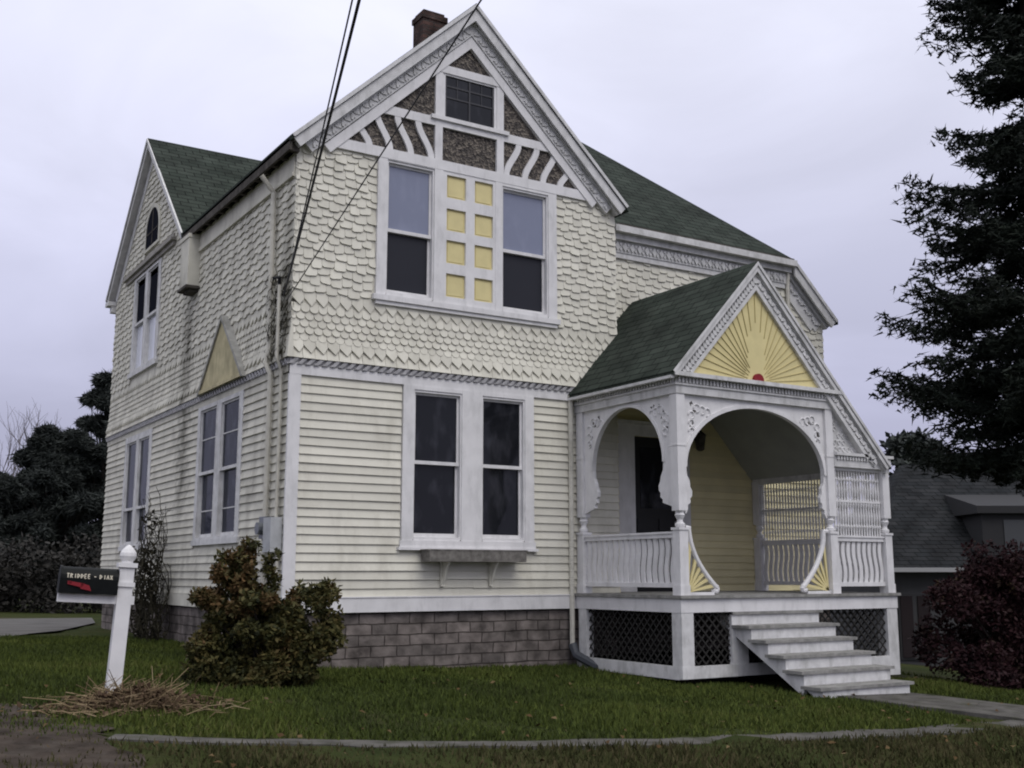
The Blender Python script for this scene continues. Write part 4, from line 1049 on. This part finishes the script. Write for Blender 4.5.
# burgundy shrub on the right
cl = []
for k in range(60):
    w = rnd.uniform(0, 6.28); rr = rnd.uniform(.1, 1.3); zz = rnd.uniform(-.98, .55)
    cl.append((9.62 + rr * math.cos(w) * 1.0, -2.75 + rr * math.sin(w) * .9, zz, rnd.uniform(.22, .42), rnd.uniform(.22, .4), rnd.uniform(.18, .3)))
for k in range(12): cl.append((9.15 + rnd.uniform(-.3, 1.5), -2.8 + rnd.uniform(-.4, .4), rnd.uniform(.4, .95), .15, .15, .16))
shrub('burgundy_bush', (9.62, -2.75, g(9.62, -2.75)), cl, 52000, .06, M_burg, 'dark burgundy leaved bush beside the path at the right', 'shrub', 34)
# dead climber on the side wall
root = empty('withered_climber', (-.12, 5.0, g(0, 5)), 'withered leafless climbing plant growing up the side wall between the window pairs', 'plant')
mb = MB()
for k in range(46):
    y0 = 4.9 + rnd.uniform(-.45, .5); q = [(-.1 - rnd.uniform(0, .3), y0, g(0, 5) - .02)]; z = q[0][2]; top = rnd.uniform(.6, 2.05); x, y = q[0][0], y0
    while z < q[0][2] + top:
        z += rnd.uniform(.12, .28); x += rnd.uniform(-.1, .1); x = min(-.04, max(-.5, x)); y += rnd.uniform(-.13, .13); q.append((x, y, z))
    mb.tube(q, .012, 4, .004)
    for j in range(1, len(q)):
        for _ in range(2):
            if rnd.random() < .8: p = Vector(q[j]); mb.tube([p, p + Vector((rnd.uniform(-.1, .08), rnd.uniform(-.22, .22), rnd.uniform(-.08, .18)))], .006, 3, .003)
mb.build('stems', M_plant, root)
cl = [(-.2 - rnd.uniform(0, .2), 4.9 + rnd.uniform(-.4, .4), rnd.uniform(-.5, 1.2), .12, .2, .2) for k in range(14)]
np_mesh('leaves', leaf_cloud([c[:3] for c in cl], [c[3:] for c in cl], 900, .07, .8), 4, M_plant, root)
root = empty('withered_creeper', (-.06, .1, 2.9), 'small dead creeper clinging to the upper house corner by the wires', 'plant')
mb = MB()
for k in range(110):
    p = Vector((-.07 - rnd.uniform(0, .03), .12 + rnd.uniform(-.12, .5), 3.0 + rnd.uniform(-.05, 1.0))); q = [p]
    for j in range(3): p = p + Vector((rnd.uniform(-.03, .03), rnd.uniform(-.1, .1), rnd.uniform(-.08, .12))); q.append(p)
    mb.tube(q, .006, 3, .003)
mb.build('stems', M_plant, root)

def conifer(name, base, H, rad, m, label, cat, nb, tuft, sd, zlow=.06, group=None, droop=.25, dens=1.0, jag=.35, irregular=0.0, twl=.5, power=.8, whorls=0):
    r = np.random.default_rng(sd)
    root = empty(name, base, label, cat, group)
    mb = MB(); mb.tube([(base[0], base[1], base[2] - .2), (base[0] + .05, base[1], base[2] + H * .5), (base[0], base[1], base[2] + H)], H * .018 + .05, 8, .02)
    out = []
    for k in range(nb):
        t = zlow + (1 - zlow) * ((k + r.random()) / nb) ** 1.05
        if whorls: t = zlow + (1 - zlow) * (math.floor((t - zlow) / (1 - zlow) * whorls) + .25 * r.random()) / whorls
        z = base[2] + H * t; L = rad * (1 - t) ** power * r.uniform(1 - jag, 1.08) + .15
        if irregular: L *= 1 + irregular * math.sin(t * 23 + sd) * r.uniform(.3, 1)
        az = r.uniform(0, 2 * np.pi); dx, dy = math.cos(az), math.sin(az)
        dr = droop * L * r.uniform(.6, 1.3); up = .18 * L
        npt = max(5, int(L / .16 * dens))
        bp_ = []
        for j in range(npt + 1):
            s = j / npt
            bz = z - dr * s * (1.2 - .35 * s * s) + up * s ** 3
            bp_.append((base[0] + dx * L * s, base[1] + dy * L * s, bz))
        mb.tube(bp_[:-1], .012 + L * .007, 4, .004)
        for j in range(1, npt + 1):
            s = j / npt; wlen = twl * L * (1 - s) * .55 + .20 + .12 * r.random()
            for sg in (-1, 1):
                ang = r.uniform(.5, 1.2) * sg
                ddx, ddy = dx * math.cos(ang) - dy * math.sin(ang), dx * math.sin(ang) + dy * math.cos(ang)
                q = max(3, int(wlen / (tuft * .42)))
                uu = (np.arange(q) + r.random(q)) / q
                p = np.array(bp_[j]) + np.outer(uu * wlen, (ddx, ddy, -.28 - .3 * r.random())) + r.normal(size=(q, 3)) * .028
                out.append(p)
    p = np.concatenate(out); k = len(p)
    # needle tufts: two narrow crossed blades per point
    V = np.concatenate([tri_tuft(p, tuft * 1.25, r) for _ in range(3)])
    np_mesh('crown', V, 3, m, root); mb.build('trunk', M_bark, root)
    return root
def tri_tuft(p, size, r, wd=.13):
    k = len(p); a = r.normal(size=(k, 3)); a[:, 2] = a[:, 2] * .55 - .1; a /= np.linalg.norm(a, axis=1)[:, None]
    b = r.normal(size=(k, 3)); b -= a * (a * b).sum(1)[:, None]; b /= np.linalg.norm(b, axis=1)[:, None]
    s = size * r.uniform(.6, 1.35, k)[:, None]; V = np.zeros((k, 3, 3)); o = a * s * .35
    V[:, 0] = p - b * s * wd - o; V[:, 1] = p + b * s * wd - o; V[:, 2] = p + a * s
    return V
conifer('spruce_tree', (11.78, -2.3, g(11.78, -2.3)), 16.5, 3.7, M_spruce, 'tall dark spruce tree standing at the right behind the burgundy bush', 'tree', 280, .10, 11, zlow=.235, droop=.26, jag=.42, dens=1.25, irregular=.12, power=1.0, whorls=22)

# background trees on the left
tl = [(1.7, 24.0, 5.5, 1.7), (.1, 24.5, 3.9, 2.0), (3.2, 24.6, 7.5, 1.6)]
tlab = ['dark dense evergreen left of the house, of middle height beside the tallest', 'dark low evergreen at the left frame edge behind the drive', 'tallest dark evergreen just left of the house wall']
LEFT_TREES = list(zip(tl, tlab))
def bare_tree(name, base, H, sd, label, group=None, m=M_baretwig, spread=.5):
    r = random.Random(sd); root = empty(name, base, label, 'tree', group); mb = MB(); mt = MB()
    def grow(p, d, L, rad, lv):
        q = [p]; 
        for _ in range(3): d = (d + Vector((r.uniform(-.2, .2), r.uniform(-.2, .2), r.uniform(-.05, .2)))).normalized(); q.append(q[-1] + d * L / 3)
        (mt if lv == 0 else mb).tube(q, rad, 5 if lv < 2 else 3, rad * .6)
        if lv < 5:
            for k in range(3 if lv < 3 else 2):
                dd = (d + Vector((r.uniform(-1, 1), r.uniform(-1, 1), r.uniform(-.2, .7))) * spread * 1.3).normalized()
                grow(q[-1] if k else q[2], dd, L * r.uniform(.62, .82), rad * .58, lv + 1)
    grow(Vector(base) - Vector((0, 0, .2)), Vector((0, 0, 1)), H * .34, H * .014, 0)
    mb.build('crown', m, root); mt.build('trunk', m, root); return root
for i, (x, y, h) in enumerate(((2.9, 40, 8.0), (4.5, 41, 8.6))):
    bare_tree('bare_tree', (x, y, g(x, y)), h, 72 + i, ['bare leafless tree far behind at the left frame edge', 'bare leafless tree far behind the evergreens, nearer the house'][i], 'bare trees far behind on the left')
# low dark hedge closing the view behind the drive
V = []
cl = [(x, 19.5 + rnd.uniform(-.6, .6) + .12 * x, -.1 + rnd.uniform(-.55, 1.1), .7, .5, .65) for x in np.arange(-12, 4.2, .25)]
hd = empty('hedge', (-3, 19.3, g(-3, 19)), 'low dark hedge along the far side of the drive', 'hedge')
np_mesh('foliage', leaf_cloud([c[:3] for c in cl], [c[3:] for c in cl], 30000, .13, .8), 4, leaf_mat('dull_hedge_leaves', [(.020, .020, .018), (.030, .028, .025), (.042, .039, .034)]), hd)
def broad(name, base, H, rad, n, size, m, label, sd, group=None, nc=30):
    r = random.Random(sd); root = empty(name, base, label, 'tree', group); mb = MB(); cl = []
    mb.tube([(base[0], base[1], base[2] - .2), (base[0], base[1], base[2] + H * .7)], .18, 7, .06)
    for k in range(nc):
        w = r.uniform(0, 6.28); t = r.uniform(.08 if nc > 30 else .25, .97); rr = rad * math.sin(math.pi * min(1, t * .92 + .08)) ** .6 * r.uniform(.2, 1)
        c = (base[0] + rr * math.cos(w), base[1] + rr * math.sin(w), base[2] + H * t)
        q = rad * (r.uniform(.2, .36) if nc < 40 else r.uniform(.10, .24)); cl.append((*c, q, q, q * .7)); mb.tube([(base[0], base[1], base[2] + H * t * .6), c], .05, 4, .01)
    if nc > 30:
        P_ = leaf_cloud([c[:3] for c in cl], [c[3:] for c in cl], n, size, .8)[:, 0]
        np_mesh('crown', np.concatenate([tri_tuft(P_, size * 1.5, rng), tri_tuft(P_, size * 1.5, rng)]), 3, m, root)
    else: np_mesh('crown', leaf_cloud([c[:3] for c in cl], [c[3:] for c in cl], n, size, .8), 4, m, root)
    mb.build('trunk', M_bark, root); return root
for i, ((x, y, h, rr), lb) in enumerate(LEFT_TREES):
    broad('evergreen_tree', (x, y, g(x, y)), h, rr, 40000, .15, M_conifer, lb, 60 + i, 'dark evergreens left of the house', 150)
broad('broadleaf_tree', (28.5, 13.5, g(28, 13)), 7.6, 2.1, 7000, .26, M_conifer, 'dark tree behind the neighbouring house showing beside the porch roof', 5)

# ------------------------------------------------------------------ neighbour house on the right
NB = Vector((16.6, 5.27, -2.1)); rgt = Vector((.848, -.53, 0)); bck = Vector((.53, .848, 0))
nh = empty('neighbour_house', NB, 'low neighbouring house with dark grey roof behind the burgundy bush', 'house')
def NP(a, b, z): q = NB + rgt * a + bck * b; return (q.x, q.y, z)
mb = MB(); mb.hexa([NP(.1, .3, -2.5), NP(8, .3, -2.5), NP(8, 7, -2.5), NP(.1, 7, -2.5), NP(.1, .3, .62), NP(8, .3, .62), NP(8, 7, .62), NP(.1, 7, .62)]); mb.build('wall', mat('grey_siding', (.07, .07, .072), .8, .2, .1, 4), nh)
mb = MB(); mb.slab([NP(-.25, -.1, .60), NP(8.4, -.1, .60), NP(8.4, 2.6, 3.25), NP(1.45, 2.6, 3.25)], .1); mb.slab([NP(1.45, 2.6, 3.25), NP(8.4, 2.6, 3.25), NP(8.4, 7.4, .6), NP(-.25, 7.4, .6)], .1)
mb.slab([NP(-.25, -.1, .60), NP(1.45, 2.6, 3.25), NP(-.25, 7.4, .6)], .1); mb.build('roof', M_roofgrey, nh)
mb = MB(); mb.hexa([NP(-.27, -.16, .50), NP(8.4, -.16, .50), NP(8.4, -.1, .50), NP(-.27, -.1, .50), NP(-.27, -.16, .60), NP(8.4, -.16, .60), NP(8.4, -.1, .60), NP(-.27, -.1, .60)]); mb.build('eave_board', mat('dull_white_board', (.34, .34, .345), .8), nh)
mb = MB(); q0, q1 = 2.3, 5.2
mb.hexa([NP(q0, -.05, .65), NP(q1, -.05, .65), NP(q1, 2, .65), NP(q0, 2, .65), NP(q0, -.05, 1.85), NP(q1, -.05, 1.85), NP(q1, 2, 1.85), NP(q0, 2, 1.85)])
mb.hexa([NP(q0 - .15, -.2, 1.85), NP(q1, -.2, 1.85), NP(q1, 2.2, 1.85), NP(q0 - .15, 2.2, 1.85), NP(q0 - .15, -.2, 2.02), NP(q1, -.2, 2.02), NP(q1, 2.2, 2.5), NP(q0 - .15, 2.2, 2.5)]); dm = mb.build('dormer', mat('dull_dormer_paint', (.028, .028, .03), .8), nh)
mb = MB(); mb.hexa([NP(q0 + .5, -.07, .9), NP(q1 - 1, -.07, .9), NP(q1 - 1, -.05, .9), NP(q0 + .5, -.05, .9), NP(q0 + .5, -.07, 1.7), NP(q1 - 1, -.07, 1.7), NP(q1 - 1, -.05, 1.7), NP(q0 + .5, -.05, 1.7)]); mb.build('pane', mat('dull_curtain', (.06, .063, .068), .5), dm)
for a in (.35, 2.6):
    mb = MB(); mb.hexa([NP(a, .25, -1.5), NP(a + .75, .25, -1.5), NP(a + .75, .3, -1.5), NP(a, .3, -1.5), NP(a, .25, .0), NP(a + .75, .25, .0), NP(a + .75, .3, .0), NP(a, .3, .0)]); wn_ = mb.build('window', mat('dull_window_paint', (.05, .05, .052), .8), nh)
    for s0 in (-.0, .4): 
        mb = MB(); mb.hexa([NP(a + s0 + .04, .22, -1.45), NP(a + s0 + .32, .22, -1.45), NP(a + s0 + .32, .25, -1.45), NP(a + s0 + .04, .25, -1.45), NP(a + s0 + .04, .22, -.05), NP(a + s0 + .32, .22, -.05), NP(a + s0 + .32, .25, -.05), NP(a + s0 + .04, .25, -.05)]); mb.build('shutter', mat('dark_red_shutter', (.014, .008, .009), .7), wn_)

# ------------------------------------------------------------------ mailbox
mx_, my_ = -2.30, -2.0
mailbox = empty('mailbox', (mx_, my_, g(mx_, my_)), 'black mailbox with gold lettering on a leaning white post with pointed cap', 'mailbox', local=True)
mailbox.rotation_euler = (0, R(3.2), R(-6))
mb = MB(); h = .062
mb.box(-h, h, -h, h, -.2, 1.10)
mb.box(-h - .015, h + .015, -h - .015, h + .015, .98, 1.02); mb.box(-h - .02, h + .02, -h - .02, h + .02, 1.15, 1.19); mb.box(-h, h, -h, h, 1.10, 1.15)
mb.lathe(0, 0, [(1.19, .05), (1.205, .048), (1.22, .062), (1.25, .074), (1.28, .070), (1.31, .052), (1.335, .028), (1.352, .006)], 14)
mb.build('post', M_white, mailbox)
mb = MB(); mb.box(-.55, .09, -.045, .045, .775, .85); mb.hexa([(-.30, -.03, .775), (-.24, -.03, .775), (-.24, .03, .775), (-.30, .03, .775), (-.30, -.03, .776), (-.24, -.03, .776), (-.24, .03, .776), (-.30, .03, .776)])
mb.build('arm', M_white, mailbox).location.z = .05
mb = MB(); pr = [(-.10, .852), (.10, .852), (.10, .98)] + [(.10 * math.cos(math.pi * j / 10), .98 + .10 * math.sin(math.pi * j / 10)) for j in range(1, 10)] + [(-.10, .98)]
PM = lambda s, z, o: (o, s, z)
mb.pprism(PM, pr, -.54, -.07)
pr2 = [(y * 1.06, .85 + (z - .85) * 1.04) for y, z in pr]; mb.pprism(PM, pr2, -.555, -.535)
box_ = mb.build('box', mat('black_mailbox_metal', (.005, .006, .006), .5, .12, .2, 20), mailbox); box_.location.z = .05
mb = MB(); mb.tube([(-.47, -.103, .945), (-.47, -.118, .945)], .014, 8); mb.hexa([(-.49, -.118, .930), (-.37, -.118, .905), (-.37, -.112, .905), (-.49, -.112, .930), (-.49, -.118, .958), (-.35, -.118, .94), (-.35, -.112, .94), (-.49, -.112, .958)])
mb.hexa([(-.38, -.118, .895), (-.29, -.118, .878), (-.29, -.112, .878), (-.38, -.112, .895), (-.38, -.118, .945), (-.31, -.118, .925), (-.31, -.112, .925), (-.38, -.112, .945)]); mb.build('flag', M_red, box_)
# lettering: too small in the photograph to read; gold strokes of the same rhythm
mb = MB(); x = -.50; M_gold = mat('gold_lettering', (.50, .46, .36), .5, .4)
def stroke(p0, p1, w=.004):
    d = Vector((p1[0] - p0[0], p1[1] - p0[1])).normalized(); nn = Vector((-d.y, d.x)) * w
    def q(p, s_): 
        zz = p[1] + s_ * nn.y; return (p[0] + s_ * nn.x, zz)
    f = lambda s, z, o: (s, -.1005 - o + max(0, (z - .98)) ** 2 * 4.5, z)
    mb.pprism(f, [q(p0, 1), q(p1, 1), q(p1, -1), q(p0, -1)], 0, .003)
zb_, zt_ = .985, 1.020
GL = {'I': [((.5, 0), (.5, 1))], 'R': [((0, 0), (0, 1)), ((0, 1), (.8, .8)), ((.8, .8), (.1, .5)), ((.2, .5), (.8, 0))], 'D': [((0, 0), (0, 1)), ((0, 1), (.8, .6)), ((.8, .6), (0, 0))], 'T': [((.4, 0), (.4, 1)), ((0, 1), (.9, 1))], 'E': [((0, 0), (0, 1)), ((0, 1), (.7, 1)), ((0, .5), (.6, .5)), ((0, 0), (.7, 0))], '-': [((0, .5), (.8, .5))], 'U': [((0, 1), (0, 0)), ((0, 0), (.7, 0)), ((.7, 0), (.7, 1))], 'A': [((0, 0), (.4, 1)), ((.4, 1), (.8, 0)), ((.2, .4), (.6, .4))], 'X': [((0, 0), (.8, 1)), ((0, 1), (.8, 0))], 'L': [((0, 1), (0, 0)), ((0, 0), (.7, 0))]}
for ch in 'TRIDDEE - DIAX':
    mb = MB()
    for a, b in GL.get(ch, []): stroke((x + a[0] * .022, zb_ + a[1] * (zt_ - zb_)), (x + b[0] * .022, zb_ + b[1] * (zt_ - zb_)))
    if mb.v: mb.build('letter', M_gold, box_)
    x += .029 if ch != ' ' else .020

# dead stalk pile round the post
mb = MB(); bx_, by_ = mx_, my_
for k in range(420):
    w = rnd.uniform(0, 6.28); rr = abs(rnd.gauss(0, .36)); x, y = bx_ + .02 + rr * math.cos(w) * 1.15, by_ - .62 + rr * math.sin(w) * .8; z = g(x, y) + .02
    d = Vector((rnd.uniform(-1, 1), rnd.uniform(-1, 1), rnd.uniform(.05, .9 if rr < .4 else .35))).normalized(); L = rnd.uniform(.15, .45)
    p = Vector((x, y, z)); mb.tube([p, p + d * L * .5, p + d * L + Vector((rnd.uniform(-.06, .06), rnd.uniform(-.06, .06), -.16 * L))], .0055, 3, .003)
pl_ = mb.build('dead_stalks', M_straw); tag(pl_, 'heap of dry brown stalks and leaves round the mailbox post', 'plant debris', None, 'stuff')
n = 1900; rr = np.abs(rng.normal(0, .36, n)); th = rng.uniform(0, 6.28, n); x = bx_ + .06 + rr * np.cos(th) * 1.3; y = by_ - .66 + rr * np.sin(th) * .8
z = gvec(x, y) + rng.uniform(0, 1, n) * np.clip(.20 - rr * .25, .03, .2)
lf = np_mesh('leaf_heap', quads(np.stack([x, y, z], 1), .05, .7), 4, leaf_mat('brown_heap_leaves', [(.045, .03, .02), (.085, .055, .035), (.15, .11, .065)], .9, .1, 5)); tag(lf, 'brown dead leaves heaped at the foot of the mailbox post', 'leaves', None, 'stuff')

# ------------------------------------------------------------------ light, sky, camera
SUN_EL, SUN_AZ = 50, 178          # azimuth measured clockwise from +Y
w = bpy.data.worlds.new('World'); S.world = w; w.use_nodes = True
nt = w.node_tree; N = nt.nodes; L = nt.links; bg = N['Background']
sky = N.new('ShaderNodeTexSky'); sky.sky_type = 'NISHITA'; sky.sun_disc = False; sky.sun_elevation = R(SUN_EL); sky.sun_rotation = R(SUN_AZ); sky.air_density = 1.2; sky.dust_density = 3
tc = N.new('ShaderNodeTexCoord'); sp = N.new('ShaderNodeSeparateXYZ'); L.new(tc.outputs['Generated'], sp.inputs[0])
cr = N.new('ShaderNodeValToRGB'); e = cr.color_ramp.elements; K = 11.6
e[0].position = 0; e[0].color = (.42, .415, .57, 1); e[1].position = 1; e[1].color = (.98, .99, 1.0, 1)
for p_, c_ in ((.10, (.42, .42, .575)), (.25, (.59, .595, .765)), (.42, (.77, .78, .935))):
    q = e.new(p_); q.color = (*c_, 1)
L.new(sp.outputs[2], cr.inputs[0])
cl_ = N.new('ShaderNodeTexNoise'); cl_.inputs['Scale'].default_value = 2.6; cl_.inputs['Detail'].default_value = 6; cl_.inputs['Distortion'].default_value = .6
mpz = N.new('ShaderNodeMapping'); mpz.inputs['Scale'].default_value = (1, 1, 2.4); L.new(tc.outputs['Generated'], mpz.inputs[0]); L.new(mpz.outputs[0], cl_.inputs['Vector'])
mr = N.new('ShaderNodeMapRange'); mr.inputs[1].default_value = .3; mr.inputs[2].default_value = .7; mr.inputs[3].default_value = .86; mr.inputs[4].default_value = 1.12; L.new(cl_.outputs[0], mr.inputs[0])
# overcast: zenith about three times as bright as the horizon
zr_ = N.new('ShaderNodeMapRange'); zr_.inputs[1].default_value = .45; zr_.inputs[2].default_value = 1; zr_.inputs[3].default_value = 1; zr_.inputs[4].default_value = 1.35; L.new(sp.outputs[2], zr_.inputs[0])
mm = N.new('ShaderNodeMath'); mm.operation = 'MULTIPLY'; L.new(mr.outputs[0], mm.inputs[0]); L.new(zr_.outputs[0], mm.inputs[1])
mk = N.new('ShaderNodeMath'); mk.operation = 'MULTIPLY'; L.new(mm.outputs[0], mk.inputs[0]); mk.inputs[1].default_value = K
ov = N.new('ShaderNodeMix'); ov.data_type = 'RGBA'; ov.blend_type = 'MULTIPLY'; ov.inputs[0].default_value = 1; L.new(cr.outputs[0], ov.inputs[6]); L.new(mk.outputs[0], ov.inputs[7])
mx = N.new('ShaderNodeMix'); mx.data_type = 'RGBA'; mx.inputs[0].default_value = .92; L.new(sky.outputs[0], mx.inputs[6]); L.new(ov.outputs[2], mx.inputs[7])
L.new(mx.outputs[2], bg.inputs['Color']); bg.inputs['Strength'].default_value = .1

sd = bpy.data.lights.new('sun', 'SUN'); sd.energy = 1.0; sd.angle = R(35); sd.color = (1, .97, .93)
so = bpy.data.objects.new('sun', sd); COL.objects.link(so)
el, az = R(SUN_EL), R(SUN_AZ)
dirv = Vector((math.sin(az) * math.cos(el), math.cos(az) * math.cos(el), math.sin(el)))
so.rotation_euler = dirv.to_track_quat('Z', 'Y').to_euler()

cd = bpy.data.cameras.new('camera'); cd.sensor_width = 36; cd.lens = 1119.94 / 1024 * 36; cd.clip_end = 1000
co = bpy.data.objects.new('camera', cd); COL.objects.link(co); co.location = (-4.7047, -12.4731, .4461); co.rotation_euler = (R(90 + 9.6457), 0, R(-32.0164))
S.camera = co
try: S.cycles.filter_width = 2.0        # the photograph is a soft compact-camera picture
except Exception: pass
S.render.resolution_x = 1024; S.render.resolution_y = 768
S.view_settings.view_transform = 'Standard'; S.view_settings.look = 'None'; S.view_settings.exposure = 0; S.view_settings.gamma = 1
for o in COL.objects:
    if '_local' in o: del o['_local']
